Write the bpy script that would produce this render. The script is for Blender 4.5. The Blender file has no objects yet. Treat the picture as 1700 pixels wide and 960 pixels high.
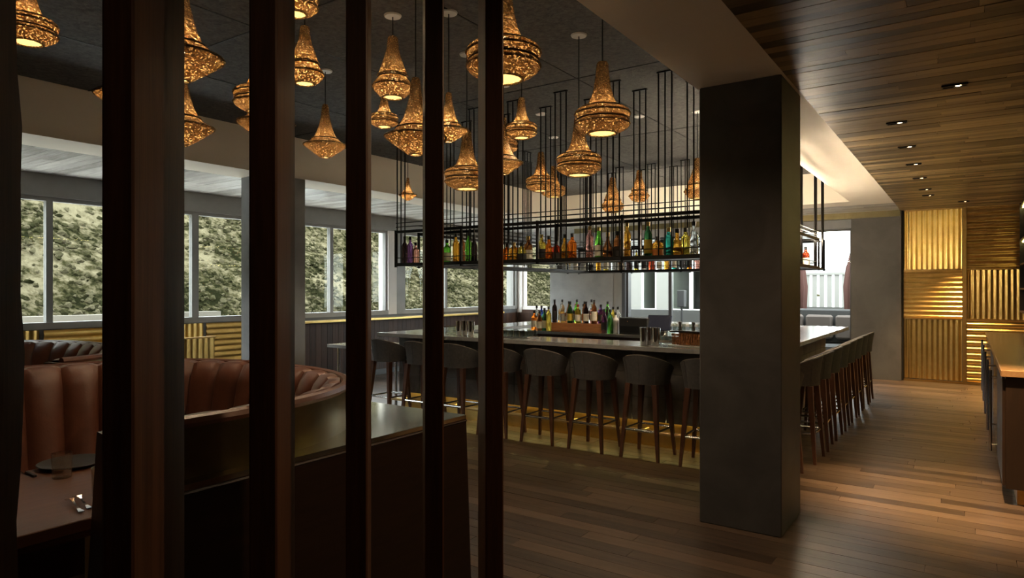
import bpy, math, random
from mathutils import Vector, Matrix, noise
R = math.radians
random.seed(7)
SC = bpy.context.scene
COL = SC.collection

# ------------------------------------------------------------------ camera
FPX = 1100.0
PSI = math.atan(757 / FPX)
EYE = 1.6
cd = bpy.data.cameras.new('camera')
cd.sensor_width = 36.0
cd.lens = FPX / 1700 * 36.0
cd.clip_start = 0.05
cd.clip_end = 600
cam = bpy.data.objects.new('camera', cd)
COL.objects.link(cam)
cam.location = (0, 0, EYE)
cam.rotation_euler = (math.pi / 2, 0, PSI)
SC.camera = cam

# ------------------------------------------------------------------ world, exposure
SKY = 12.0
w = bpy.data.worlds.new('overcast_sky')
SC.world = w
w.use_nodes = True
nt = w.node_tree
for n in list(nt.nodes):
    nt.nodes.remove(n)
wo = nt.nodes.new('ShaderNodeOutputWorld')
bg = nt.nodes.new('ShaderNodeBackground')
tc = nt.nodes.new('ShaderNodeTexCoord')
nz = nt.nodes.new('ShaderNodeTexNoise')
nz.inputs['Scale'].default_value = 3.0
nz.inputs['Detail'].default_value = 5
cr = nt.nodes.new('ShaderNodeValToRGB')
cr.color_ramp.elements[0].position = .35
cr.color_ramp.elements[0].color = (.72, .78, .86, 1)
cr.color_ramp.elements[1].position = .65
cr.color_ramp.elements[1].color = (1, .99, .96, 1)
nt.links.new(tc.outputs['Generated'], nz.inputs['Vector'])
nt.links.new(nz.outputs['Fac'], cr.inputs['Fac'])
nt.links.new(cr.outputs['Color'], bg.inputs['Color'])
bg.inputs['Strength'].default_value = SKY
nt.links.new(bg.outputs[0], wo.inputs[0])

vs = SC.view_settings
vs.view_transform = 'Standard'
vs.look = 'None'
vs.gamma = 1
vs.use_curve_mapping = False
vs.exposure = 0.3
SC.cycles.use_denoising = True
SC.cycles.max_bounces = 8
SC.cycles.transparent_max_bounces = 12
SC.cycles.sample_clamp_indirect = 6

# ------------------------------------------------------------------ photo geometry (level camera at the origin)
_f = (-math.sin(PSI), math.cos(PSI))
_r = (math.cos(PSI), math.sin(PSI))
def _dir(px):
    t = (px - 850) / FPX
    return _f[0] + _r[0] * t, _f[1] + _r[1] * t
def at_d(px, py, d):
    a, b = _dir(px); return Vector((a * d, b * d, EYE - (py - 480) * d / FPX))
def at_z(px, py, z):
    return at_d(px, py, FPX * (EYE - z) / (py - 480))
def at_y(px, py, y):
    a, b = _dir(px); return at_d(px, py, y / b)
def at_x(px, py, x):
    a, b = _dir(px); return at_d(px, py, x / a)

# ------------------------------------------------------------------ materials
M = {}
def _base(name):
    m = bpy.data.materials.new(name)
    m.use_nodes = True
    nt = m.node_tree
    b = nt.nodes.get('Principled BSDF')
    M[name] = m
    return m, nt, b
def plain(name, col, rough=.5, metal=0, spec=None, emit=None, es=0, trans=0, ior=None, coat=0):
    m, nt, b = _base(name)
    b.inputs['Base Color'].default_value = (*col, 1)
    b.inputs['Roughness'].default_value = rough
    b.inputs['Metallic'].default_value = metal
    if spec is not None: b.inputs['Specular IOR Level'].default_value = spec
    if emit: 
        b.inputs['Emission Color'].default_value = (*emit, 1)
        b.inputs['Emission Strength'].default_value = es
    if trans: b.inputs['Transmission Weight'].default_value = trans
    if ior: b.inputs['IOR'].default_value = ior
    if coat: b.inputs['Coat Weight'].default_value = coat
    return m
def ramp(nt, fac, stops):
    r = nt.nodes.new('ShaderNodeValToRGB')
    el = r.color_ramp.elements
    while len(el) < len(stops): el.new(.5)
    for e, (p, c) in zip(el, stops):
        e.position = p; e.color = (*c, 1)
    nt.links.new(fac, r.inputs['Fac'])
    return r.outputs['Color']
def tex(nt, kind, vec, scale, **kw):
    n = nt.nodes.new(kind)
    n.inputs['Scale'].default_value = scale
    for k, v in kw.items(): n.inputs[k].default_value = v
    if vec is not None: nt.links.new(vec, n.inputs['Vector'])
    return n
def math_n(nt, op, a, b=None):
    n = nt.nodes.new('ShaderNodeMath'); n.operation = op
    for i, v in enumerate((a, b)):
        if v is None: continue
        if isinstance(v, (int, float)): n.inputs[i].default_value = v
        else: nt.links.new(v, n.inputs[i])
    return n.outputs[0]
def bump(nt, b, h, strength=.2, dist=.01):
    n = nt.nodes.new('ShaderNodeBump')
    n.inputs['Strength'].default_value = strength
    n.inputs['Distance'].default_value = dist
    nt.links.new(h, n.inputs['Height'])
    nt.links.new(n.outputs[0], b.inputs['Normal'])
def mapping(nt, sc, src='pos', offs=None):
    if src == 'pos':
        g = nt.nodes.new('ShaderNodeNewGeometry'); o = g.outputs['Position']
    else:
        g = nt.nodes.new('ShaderNodeTexCoord'); o = g.outputs['Object']
    mp = nt.nodes.new('ShaderNodeMapping')
    mp.inputs['Scale'].default_value = sc
    nt.links.new(o, mp.inputs['Vector'])
    if offs is not None:
        cmb = nt.nodes.new('ShaderNodeCombineXYZ')
        for i in range(3): nt.links.new(offs, cmb.inputs[i])
        nt.links.new(cmb.outputs[0], mp.inputs['Location'])
    return mp.outputs[0]
def wood(name, dark, light, sc, rough=.4, vary=.5, src='pos', bstr=.15, spec=.5):
    """grain stretched along the axis with the small scale; each plank gets its own tone"""
    m, nt, b = _base(name)
    oi = nt.nodes.new('ShaderNodeObjectInfo')
    g = nt.nodes.new('ShaderNodeNewGeometry')
    rnd = math_n(nt, 'FRACT', math_n(nt, 'ADD', oi.outputs['Random'], g.outputs['Random Per Island']))
    off = math_n(nt, 'MULTIPLY', rnd, 37.0)
    v = mapping(nt, sc, src, off)
    n1 = tex(nt, 'ShaderNodeTexNoise', v, 3.0, Detail=6.0, Roughness=.65, Distortion=.4)
    n2 = tex(nt, 'ShaderNodeTexNoise', v, 14.0, Detail=3.0)
    f = math_n(nt, 'ADD', math_n(nt, 'MULTIPLY', n1.outputs['Fac'], .75), math_n(nt, 'MULTIPLY', n2.outputs['Fac'], .25))
    f2 = math_n(nt, 'ADD', f, math_n(nt, 'MULTIPLY', math_n(nt, 'SUBTRACT', rnd, .5), vary))
    c = ramp(nt, f2, [(.25, dark), (.75, light)])
    nt.links.new(c, b.inputs['Base Color'])
    b.inputs['Roughness'].default_value = rough
    b.inputs['Specular IOR Level'].default_value = spec
    bump(nt, b, f, bstr, .004)
    return m
def mottled(name, c1, c2, scale, rough=.6, bstr=.1, metal=0, src='pos', bscale=None, spec=.5):
    m, nt, b = _base(name)
    v = mapping(nt, (1, 1, 1), src)
    n = tex(nt, 'ShaderNodeTexNoise', v, scale, Detail=7.0, Roughness=.6, Distortion=.6)
    nt.links.new(ramp(nt, n.outputs['Fac'], [(.3, c1), (.7, c2)]), b.inputs['Base Color'])
    b.inputs['Roughness'].default_value = rough
    b.inputs['Metallic'].default_value = metal
    b.inputs['Specular IOR Level'].default_value = spec
    h = n.outputs['Fac']
    if bscale:
        h = tex(nt, 'ShaderNodeTexNoise', v, bscale, Detail=3.0).outputs['Fac']
    bump(nt, b, h, bstr, .006)
    return m

wood('fin_wood', (.035, .015, .008), (.12, .055, .028), (14, 14, .8), .5, .2, spec=.3)
wood('floor_wood', (.032, .022, .016), (.128, .088, .062), (.9, 9, 9), .36, .45)
wood('ceiling_wood', (.08, .054, .026), (.36, .25, .125), (.8, 10, 10), .38, .75)
wood('daylit_wood', (.3, .285, .27), (.72, .70, .68), (.8, 9, 9), .27, .4)  # the ceiling wood again, paled so its colour carries the daylight sheen
wood('casing_wood', (.012, .006, .004), (.035, .018, .011), (1, .8, 8), .4, .1)
wood('wainscot_wood', (.028, .013, .008), (.07, .034, .021), (12, 12, .7), .5, .35, spec=.3)
wood('table_wood', (.075, .03, .015), (.15, .065, .033), (8, .8, 8), .35, .1)
wood('leg_wood', (.05, .02, .011), (.12, .05, .027), (16, 16, 1.5), .4, .15)
wood('cabinet_wood', (.01, .006, .004), (.028, .015, .01), (12, 12, .8), .4, .15)
wood('block_wood', (.34, .12, .045), (.6, .27, .11), (2, 14, 14), .5, .1)
wood('top_wood', (.2, .115, .055), (.36, .22, .11), (9, .8, 9), .22, .1)
mottled('plaster_dark', (.036, .038, .042), (.075, .078, .082), 2.3, .5, .12)
mottled('plaster_grey', (.2, .205, .215), (.29, .295, .305), 1.8, .6, .1)
mottled('plaster_mid', (.07, .064, .058), (.115, .105, .095), 1.8, .6, .1)
mottled('frame_grey', (.2, .2, .197), (.25, .25, .245), 3, .45, .02)
mottled('soffit_paint', (.78, .71, .6), (.83, .76, .65), 1.2, .7, .02)
mottled('felt_black', (.055, .055, .056), (.14, .138, .133), 26, .95, .6, bscale=60)
mottled('counter_stone', (.3, .31, .315), (.42, .43, .435), 9, .14, .02)
mottled('bar_stone', (.07, .068, .065), (.16, .155, .15), 5, .5, .2)
mottled('leather', (.075, .026, .015), (.14, .052, .03), 6, .34, .12, src='obj', bscale=90)
mottled('leather_dark', (.05, .024, .014), (.075, .035, .02), 6, .4, .1, src='obj', bscale=90)
mottled('stool_fabric', (.05, .05, .052), (.075, .074, .074), 40, .8, .2, src='obj', bscale=240)
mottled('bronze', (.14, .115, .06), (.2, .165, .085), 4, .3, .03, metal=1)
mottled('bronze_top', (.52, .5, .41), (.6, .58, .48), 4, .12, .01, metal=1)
mottled('brass', (.66, .45, .14), (.8, .57, .21), 6, .3, .008, metal=1)
mottled('brass_dim', (.36, .22, .07), (.5, .32, .12), 6, .36, .008, metal=1)
plain('brass_pole', (.8, .6, .28), .35, .8)
plain('black_steel', (.018, .018, .019), .4, .6)
plain('black_matte', (.012, .012, .013), .55)
plain('steel', (.62, .62, .61), .22, 1)
plain('chrome', (.78, .77, .75), .08, 1)
plain('screen', (.03, .035, .06), .15)
plain('piping', (.23, .2, .17), .6)
plain('white_enamel', (.8, .79, .76), .35)
plain('white_wall', (.16, .16, .148), .8)
plain('jamb_white', (.72, .70, .69), .6)
plain('dark_glaze', (.035, .035, .038), .35)
plain('lamp_diffuser', (.9, .7, .35), .6, emit=(1, .62, .2), es=1.6)
plain('lamp_bulb', (1, .9, .7), .4, emit=(1, .72, .36), es=8)
plain('downlight_lens', (1, .9, .7), .4, emit=(1, .74, .42), es=14)
plain('led_warm', (1, .6, .2), .4, emit=(1, .8, .26), es=22)
plain('rack_fill_glow', (1, .9, .7), .4, emit=(1, .82, .58), es=260)  # glow for the fill strips added behind the rack rails
mottled('wicker_dark', (.03, .017, .008), (.09, .05, .022), 90, .9, .4, src='obj')
plain('red_panel', (.32, .04, .02), .4)
plain('concrete', (.05, .05, .047), .85)
plain('retaining_wall', (.085, .076, .06), .9)
plain('bounce_paving', (.6, .58, .54), .8)
plain('mountain_haze', (.062, .066, .07), 1)
plain('umbrella_red', (.06, .022, .016), .85)
plain('sofa_grey', (.03, .03, .03), .85)
plain('cushion_tan', (.07, .055, .047), .85)
plain('paper_label', (.78, .74, .62), .7)
plain('label_dark', (.03, .028, .03), .6)
plain('label_yellow', (.75, .56, .08), .6)
plain('label_orange', (.7, .24, .05), .6)
plain('cap_black', (.02, .02, .022), .35)
plain('cap_gold', (.6, .42, .15), .3, .8)
plain('cap_red', (.45, .05, .04), .4)
GLASS = {'amber': (.95, .45, .05), 'orange': (.95, .22, .02), 'yellow': (.98, .78, .12), 'green': (.22, .75, .08), 'deep green': (.05, .18, .06),
         'teal': (.05, .45, .33), 'brown': (.35, .12, .03), 'dark': (.06, .03, .03), 'clear': (.92, .95, .93), 'red': (.75, .1, .04), 'blue': (.04, .12, .7),
         'rose': (.8, .38, .32), 'purple': (.2, .08, .25), 'white': (.9, .9, .9)}
for k, c in GLASS.items():
    plain('bottle_' + k, c, .06, trans=(.15 if k == 'white' else .85), ior=1.25)
def pane_mat(name, lo, hi):
    m, nt, b = _base(name)
    nt.nodes.remove(b)
    o = nt.nodes['Material Output']
    tr = nt.nodes.new('ShaderNodeBsdfTransparent'); tr.inputs[0].default_value = (.93, .96, .94, 1)
    gl = nt.nodes.new('ShaderNodeBsdfGlossy'); gl.inputs['Roughness'].default_value = .02
    lw_ = nt.nodes.new('ShaderNodeLayerWeight'); lw_.inputs['Blend'].default_value = .5
    f5 = math_n(nt, 'POWER', lw_.outputs['Facing'], 5.0)
    fac = math_n(nt, 'ADD', math_n(nt, 'MULTIPLY', f5, hi), lo)
    mx = nt.nodes.new('ShaderNodeMixShader')
    nt.links.new(fac, mx.inputs[0]); nt.links.new(tr.outputs[0], mx.inputs[1]); nt.links.new(gl.outputs[0], mx.inputs[2])
    nt.links.new(mx.outputs[0], o.inputs[0])
pane_mat('window_glass', .012, .14)
pane_mat('clear_glass', .16, 1.0)
def wicker_mat():
    m, nt, b = _base('wicker')
    o = nt.nodes['Material Output']
    v = mapping(nt, (1, 1, 1.4), 'obj')
    vo = tex(nt, 'ShaderNodeTexVoronoi', v, 95.0)
    n = tex(nt, 'ShaderNodeTexNoise', v, 60.0, Detail=4.0)
    f = math_n(nt, 'ADD', math_n(nt, 'MULTIPLY', vo.outputs['Distance'], .8), math_n(nt, 'MULTIPLY', n.outputs['Fac'], .5))
    c = ramp(nt, f, [(.2, (.7, .55, .32)), (.42, (.44, .3, .15)), (.6, (.14, .085, .038))])
    nt.links.new(c, b.inputs['Base Color'])
    b.inputs['Roughness'].default_value = .8
    bump(nt, b, f, .6, .004)
    tl = nt.nodes.new('ShaderNodeBsdfTranslucent')
    nt.links.new(c, tl.inputs['Color'])
    mx = nt.nodes.new('ShaderNodeMixShader'); mx.inputs[0].default_value = .42
    nt.links.new(b.outputs[0], mx.inputs[1]); nt.links.new(tl.outputs[0], mx.inputs[2])
    tp = nt.nodes.new('ShaderNodeBsdfTransparent')
    gap = ramp(nt, f, [(.78, (0, 0, 0)), (.84, (.6, .6, .6))])
    m2 = nt.nodes.new('ShaderNodeMixShader')
    nt.links.new(gap, m2.inputs[0]); nt.links.new(mx.outputs[0], m2.inputs[1]); nt.links.new(tp.outputs[0], m2.inputs[2])
    nt.links.new(m2.outputs[0], o.inputs[0])
wicker_mat()
def scrub_mat(name, stops, scale):
    m, nt, b = _base(name)
    g = nt.nodes.new('ShaderNodeNewGeometry')
    v = mapping(nt, (1, 1, 1))
    n = tex(nt, 'ShaderNodeTexNoise', v, scale, Detail=8.0, Roughness=.7)
    n3 = tex(nt, 'ShaderNodeTexNoise', v, scale * .12, Detail=3.0)
    isl_ = .4 if 'scrub' in name else .0
    f = math_n(nt, 'ADD', math_n(nt, 'ADD', math_n(nt, 'MULTIPLY', n.outputs['Fac'], .6), math_n(nt, 'MULTIPLY', g.outputs['Random Per Island'], isl_)), math_n(nt, 'MULTIPLY', math_n(nt, 'SUBTRACT', n3.outputs['Fac'], .25), .4 - isl_))
    bump(nt, b, n.outputs['Fac'], .9, .12)
    nt.links.new(ramp(nt, f, stops), b.inputs['Base Color'])
    b.inputs['Roughness'].default_value = 1
    b.inputs['Specular IOR Level'].default_value = 0
scrub_mat('scrub_leaf', [(.25, (.008, .009, .004)), (.45, (.025, .024, .012)), (.7, (.06, .054, .033))], 3)
scrub_mat('scrub_green', [(.25, (.008, .015, .004)), (.5, (.02, .032, .008)), (.7, (.04, .053, .02))], 5)
scrub_mat('hill_soil', [(.33, (.006, .0065, .003)), (.375, (.022, .021, .01)), (.415, (.052, .046, .027)), (.48, (.09, .08, .05))], 3.8)

# ------------------------------------------------------------------ mesh helpers
class MB:
    def __init__(s): s.v = []; s.f = []; s.m = []
    def add(s, vs, fs, mi=0):
        o = len(s.v); s.v += [tuple(p) for p in vs]
        for f in fs: s.f.append([o + i for i in f]); s.m.append(mi)
        return s
    def box(s, x0, x1, y0, y1, z0, z1, b=0.0, mi=0):
        if x0 > x1: x0, x1 = x1, x0
        if y0 > y1: y0, y1 = y1, y0
        if z0 > z1: z0, z1 = z1, z0
        if b <= 0:
            vs = [(x, y, z) for z in (z0, z1) for y in (y0, y1) for x in (x0, x1)]
            fs = [(0, 2, 3, 1), (4, 5, 7, 6), (0, 1, 5, 4), (2, 6, 7, 3), (0, 4, 6, 2), (1, 3, 7, 5)]
            return s.add(vs, fs, mi)
        vs = []
        idx = {}
        for i, x in enumerate((x0, x1)):
            for j, y in enumerate((y0, y1)):
                for k, z in enumerate((z0, z1)):
                    sx, sy, sz = (1 - 2 * i) * b, (1 - 2 * j) * b, (1 - 2 * k) * b
                    idx[i, j, k, 0] = len(vs); vs.append((x, y + sy, z + sz))
                    idx[i, j, k, 1] = len(vs); vs.append((x + sx, y, z + sz))
                    idx[i, j, k, 2] = len(vs); vs.append((x + sx, y + sy, z))
        fs = []
        for i in (0, 1):
            q = [idx[i, 0, 0, 0], idx[i, 1, 0, 0], idx[i, 1, 1, 0], idx[i, 0, 1, 0]]; fs.append(q if i else q[::-1])
            q = [idx[0, i, 0, 1], idx[1, i, 0, 1], idx[1, i, 1, 1], idx[0, i, 1, 1]]; fs.append(q[::-1] if i else q)
            q = [idx[0, 0, i, 2], idx[1, 0, i, 2], idx[1, 1, i, 2], idx[0, 1, i, 2]]; fs.append(q if i else q[::-1])
        for i in (0, 1):
            for j in (0, 1):
                fs.append([idx[i, j, 0, 0], idx[i, j, 1, 0], idx[i, j, 1, 1], idx[i, j, 0, 1]])
                fs.append([idx[i, 0, j, 0], idx[i, 1, j, 0], idx[i, 1, j, 2], idx[i, 0, j, 2]])
                fs.append([idx[0, i, j, 1], idx[1, i, j, 1], idx[1, i, j, 2], idx[0, i, j, 2]])
                for k in (0, 1):
                    fs.append([idx[i, j, k, 0], idx[i, j, k, 1], idx[i, j, k, 2]])
        return s.add(vs, fs, mi)
    def prism(s, poly, z0, z1, mi=0):
        n = len(poly)
        vs = [(x, y, z0) for x, y in poly] + [(x, y, z1) for x, y in poly]
        fs = [list(range(n))[::-1], list(range(n, 2 * n))] + [(i, (i + 1) % n, n + (i + 1) % n, n + i) for i in range(n)]
        return s.add(vs, fs, mi)
    def lathe(s, prof, seg=16, c=(0, 0, 0), mi=0, cap=True):
        vs = []; n = len(prof)
        for k in range(seg):
            a = 2 * math.pi * k / seg
            for r, z in prof: vs.append((c[0] + r * math.cos(a), c[1] + r * math.sin(a), c[2] + z))
        fs = []
        for k in range(seg):
            k2 = (k + 1) % seg
            for i in range(n - 1): fs.append((k * n + i, k2 * n + i, k2 * n + i + 1, k * n + i + 1))
        if cap:
            if prof[0][0] > 1e-5: fs.append([k * n for k in range(seg)][::-1])
            if prof[-1][0] > 1e-5: fs.append([k * n + n - 1 for k in range(seg)])
        return s.add(vs, fs, mi)
    def tube(s, p0, p1, r0, r1=None, seg=8, mi=0, sq=False):
        if r1 is None: r1 = r0
        p0, p1 = Vector(p0), Vector(p1)
        d = (p1 - p0).normalized()
        u = Vector((1, 0, 0)) if abs(d.z) > .9 else Vector((0, 0, 1))
        a = d.cross(u).normalized(); b = d.cross(a).normalized()
        if abs(d.z) > .9: a, b = Vector((1, 0, 0)), Vector((0, 1, 0)) 
        o = math.pi / 4 if sq else 0
        if sq: seg = 4
        vs = []
        for p, r in ((p0, r0), (p1, r1)):
            for k in range(seg):
                t = 2 * math.pi * k / seg + o
                vs.append(p + (a * math.cos(t) + b * math.sin(t)) * r)
        fs = [(k, (k + 1) % seg, seg + (k + 1) % seg, seg + k) for k in range(seg)]
        fs += [list(range(seg))[::-1], list(range(seg, 2 * seg))]
        return s.add(vs, fs, mi)
    def sweep(s, pts, r, seg=6, closed=False, mi=0):
        n = len(pts); pts = [Vector(p) for p in pts]; vs = []
        for i, p in enumerate(pts):
            if closed: d = pts[(i + 1) % n] - pts[i - 1]
            else: d = pts[min(i + 1, n - 1)] - pts[max(i - 1, 0)]
            d.normalize()
            u = Vector((0, 0, 1)) if abs(d.z) < .9 else Vector((1, 0, 0))
            a = d.cross(u).normalized(); b = d.cross(a).normalized()
            for k in range(seg):
                t = 2 * math.pi * k / seg
                vs.append(p + (a * math.cos(t) + b * math.sin(t)) * r)
        fs = []
        for i in range(n if closed else n - 1):
            j = (i + 1) % n
            for k in range(seg):
                fs.append((i * seg + k, i * seg + (k + 1) % seg, j * seg + (k + 1) % seg, j * seg + k))
        if not closed: fs += [list(range(seg))[::-1], [(n - 1) * seg + k for k in range(seg)]]
        return s.add(vs, fs, mi)
    def grid(s, rows, mi=0, closed=False):
        nr = len(rows); nc = len(rows[0])
        vs = [p for r in rows for p in r]
        fs = []
        for i in range(nr - 1):
            for j in range(nc if closed else nc - 1):
                k = (j + 1) % nc
                fs.append((i * nc + j, i * nc + k, (i + 1) * nc + k, (i + 1) * nc + j))
        return s.add(vs, fs, mi)
    def mesh(s, name, mats, smooth=False, fix=True):
        me = bpy.data.meshes.new(name)
        me.from_pydata(s.v, [], s.f)
        if not isinstance(mats, (list, tuple)): mats = [mats]
        for m in mats: me.materials.append(M[m])
        if len(mats) > 1: me.polygons.foreach_set('material_index', s.m)
        if fix:
            import bmesh
            bm = bmesh.new(); bm.from_mesh(me)
            bmesh.ops.recalc_face_normals(bm, faces=bm.faces)
            bm.to_mesh(me); bm.free()
        if smooth:
            me.polygons.foreach_set('use_smooth', [True] * len(me.polygons))
            me.set_sharp_from_angle(angle=R(42))
        me.update()
        return me
    def build(s, name, mats, parent=None, smooth=False, loc=None, fix=True):
        o = bpy.data.objects.new(name, s.mesh(name, mats, smooth, fix))
        COL.objects.link(o)
        if parent is not None: o.parent = parent
        if loc is not None: o.location = loc
        return o
def tag(o, label=None, cat=None, group=None, kind=None):
    if label: o['label'] = label
    if cat: o['category'] = cat
    if group: o['group'] = group
    if kind: o['kind'] = kind
    return o
def empty(name, loc=(0, 0, 0), rz=0, label=None, cat=None, group=None):
    o = bpy.data.objects.new(name, None); COL.objects.link(o)
    o.empty_display_size = .05
    o.location = loc; o.rotation_euler = (0, 0, rz)
    return tag(o, label, cat, group)
def link_mesh(name, me, parent=None, loc=(0, 0, 0), sc=None, rz=0):
    o = bpy.data.objects.new(name, me); COL.objects.link(o)
    o.location = loc; o.rotation_euler = (0, 0, rz)
    if sc: o.scale = sc
    if parent is not None: o.parent = parent
    return o
def copy_tree(o, parent=None):
    c = o.copy(); COL.objects.link(c)
    if parent is not None: c.parent = parent
    for ch in list(o.children): copy_tree(ch, c)
    return c
def struct(o): o['kind'] = 'structure'; return o
def bx(name, mat, x0, x1, y0, y1, z0, z1, parent=None, b=0, **kw):
    return MB().box(x0, x1, y0, y1, z0, z1, b).build(name, mat, parent, **kw)
ORD = ['first', 'second', 'third', 'fourth', 'fifth', 'sixth', 'seventh', 'eighth', 'ninth', 'tenth', 'eleventh', 'twelfth', 'thirteenth', 'fourteenth',
       'fifteenth', 'sixteenth', 'seventeenth', 'eighteenth', 'nineteenth', 'twentieth', 'twenty-first', 'twenty-second', 'twenty-third', 'twenty-fourth',
       'twenty-fifth', 'twenty-sixth', 'twenty-seventh', 'twenty-eighth', 'twenty-ninth', 'thirtieth', 'thirty-first', 'thirty-second', 'thirty-third']
def light(kind, name, loc, power, col, parent=None, **kw):
    d = bpy.data.lights.new(name, kind); d.energy = power; d.color = col
    for k, v in kw.items(): setattr(d, k, v)
    o = bpy.data.objects.new(name, d); COL.objects.link(o); o.location = loc
    if parent is not None: o.parent = parent
    return o

# ------------------------------------------------------------------ room numbers
ZL, ZH = 2.98, 3.48              # low ceiling, recessed ceiling
RX0, RX1, RY0, RY1 = -6.87, -1.54, .6, 11.65   # recess
XW, XR = -9.1, .98               # window wall, right wall
YB, YN = 13.45, -2.6             # back wall, wall behind the camera

# ------------------------------------------------------------------ floor
floor = struct(bx('floor', 'black_matte', XW - .1, XR + .1, YN - .1, YB + .15, -.25, -.014))
PW = .125
plank_unit = MB().box(-.5, .5, -.5, .5, -1, 0, 0).mesh('plank', 'floor_wood')
cands = []
y = YN
row = 0
while y < YB - .01:
    rr = random.Random(row * 13 + 5)
    x = XW - rr.uniform(0, 1.4)
    while x < XR:
        L = rr.uniform(1.0, 1.9)
        x0, x1 = max(x, XW), min(x + L, XR)
        if x1 - x0 > .05: cands.append((x0 + .0015, x1 - .0015, y + .0015, min(y + PW, YB) - .0015, rr.uniform(-.0012, 0)))
        x += L
    y += PW; row += 1
def seen(p):
    cx, cy = (p[0] + p[1]) / 2, (p[2] + p[3]) / 2
    d = _f[0] * cx + _f[1] * cy; l = _r[0] * cx + _r[1] * cy
    return d > 2.6 and abs(l / d) < .95 and 850 + FPX * l / d > 560
vis = sorted([p for p in cands if seen(p)], key=lambda p: (p[0] + p[1]) ** 2 + (p[2] + p[3]) ** 2)[:285]
vset = set(vis)
for p in vis:
    link_mesh('plank', plank_unit, floor, ((p[0] + p[1]) / 2, (p[2] + p[3]) / 2, p[4]), (p[1] - p[0], p[3] - p[2], .013))
mb = MB()
for p in cands:
    if p not in vset: mb.box(p[0], p[1], p[2], p[3], -.0135, p[4])
tag(mb.build('plank_field', 'floor_wood', floor, fix=False), kind='stuff')

# ------------------------------------------------------------------ ceilings
ceiling = struct(bx('ceiling', 'felt_black', RX0 - .02, RX1 + .02, RY0 - .02, RY1 + .02, ZH, ZH + .1))
for x in (-5.55, -4.22, -2.88):    # seams between the felt panels
    bx('panel_seam', 'black_matte', x - .006, x + .006, RY0, RY1, ZH - .004, ZH + .01, ceiling)
for yy in (2.9, 5.2, 7.5, 9.8):
    bx('panel_seam', 'black_matte', RX0, RX1, yy - .006, yy + .006, ZH - .004, ZH + .01, ceiling)
# painted border ring round the recess
t = struct(empty('trim_1'))
SW = .57
bx('border_board', 'soffit_paint', RX1, RX1 + SW, RY0, RY1 + SW, ZL, ZH + .1, t)
bx('border_board', 'soffit_paint', RX0 - SW, RX0, RY0, RY1 + SW, ZL, ZH + .1, t)
bx('border_board', 'soffit_paint', RX0, RX1, RY1, RY1 + SW, ZL, ZH + .1, t)
bx('border_board', 'soffit_paint', RX0 - SW, RX1 + SW, RY0 - SW, RY0, ZL, ZH + .1, t)
def plank_ceiling(name, mat, x0, x1, y0, y1, pw, Lr, seed, z):
    c = struct(bx(name, 'black_matte', x0, x1, y0, y1, z + .012, z + .12))
    u = MB().box(-.5, .5, -.5, .5, 0, 1).mesh('plank', mat)
    rr = random.Random(seed)
    y = y0
    while y < y1 - .02:
        x = x0 - rr.uniform(0, Lr * .7)
        while x < x1:
            L = rr.uniform(.75, 1.25) * Lr
            a, b = max(x, x0), min(x + L, x1)
            if b - a > .03:
                ye = min(y + pw, y1)
                link_mesh('plank', u, c, ((a + b) / 2, (y + ye) / 2, z - rr.uniform(0, .003)), (b - a - .002, ye - y - .003, .014))
            x += L
        y += pw
    return c
plank_ceiling('ceiling', 'ceiling_wood', RX1 + SW, XR, 1.2, YB, .095, 1.5, 3, ZL)
struct(bx('ceiling', 'ceiling_wood', RX1 + SW, XR, YN, 1.2, ZL, ZL + .1))
plank_ceiling('ceiling', 'daylit_wood', XW, RX0 - SW, 1.0, YB, .14, 2.6, 4, ZL)
struct(bx('ceiling', 'daylit_wood', XW, RX0 - SW, YN, 1.0, ZL, ZL + .1))
plank_ceiling('ceiling', 'daylit_wood', RX0 - SW, RX1 + SW, RY1 + SW, YB, .14, 2.2, 5, ZL)
struct(bx('ceiling', 'ceiling_wood', RX0 - SW, RX1 + SW, YN, RY0 - SW, ZL, ZL + .1))

# ------------------------------------------------------------------ walls
ZS, ZT = 1.177, 2.71            # window sill and head
struct(bx('wall_behind', 'plaster_dark', XW - .2, XR + .2, YN - .2, YN, -.1, ZL + .3))
struct(bx('wall_right', 'plaster_dark', XR, XR + .2, YN, YB + .2, -.1, ZL + .2))
wl = struct(empty('wall_left'))
bx('header_beam', 'frame_grey', XW - .25, XW + .02, YN, YB + .2, ZT, ZL + .2, wl)
bx('lower_wall', 'plaster_dark', XW - .25, XW, YN, YB + .2, -.1, ZS - .06, wl)
bx('pier', 'frame_grey', XW - .25, XW + .02, YN, 1.3, ZS - .06, ZT, wl)
bx('pier', 'frame_grey', XW - .25, XW + .01, 9.28, 9.5, ZS - .06, ZT, wl)
bx('pier', 'jamb_white', XW - .25, XW + .012, 9.06, 9.28, ZS - .06, ZT, wl)
bx('pier', 'frame_grey', XW - .25, XW + .02, 13.35, YB + .2, ZS - .06, ZT, wl)
wb = struct(empty('wall_back'))
bx('header_beam', 'plaster_grey', XW, RX1 + SW, YB, YB + .25, ZT, ZL + .2, wb)
bx('lower_wall', 'wainscot_wood', -8.95, -8.13, YB, YB + .25, -.1, 1.1, wb)
bx('corner_post', 'jamb_white', XW, -8.98, YB, YB + .25, -.1, ZT, wb)
bx('pier', 'plaster_grey', -8.13, -6.5, YB - .05, YB + .3, -.1, ZT, wb)
bx('pier', 'frame_grey', -6.5, -6.3, YB, YB + .3, -.1, ZT, wb)
bx('pier', 'dark_glaze', -6.3, -6.22, YB - .02, YB + .3, -.1, ZT, wb)
bx('pier', 'plaster_mid', -1.74, RX1 + SW + .01, YB - .1, YB + .3, -.1, ZL, wb)
bx('backing', 'plaster_dark', RX1 + SW + .01, XR, YB + .05, YB + .3, -.1, ZL + .1, wb)
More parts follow.
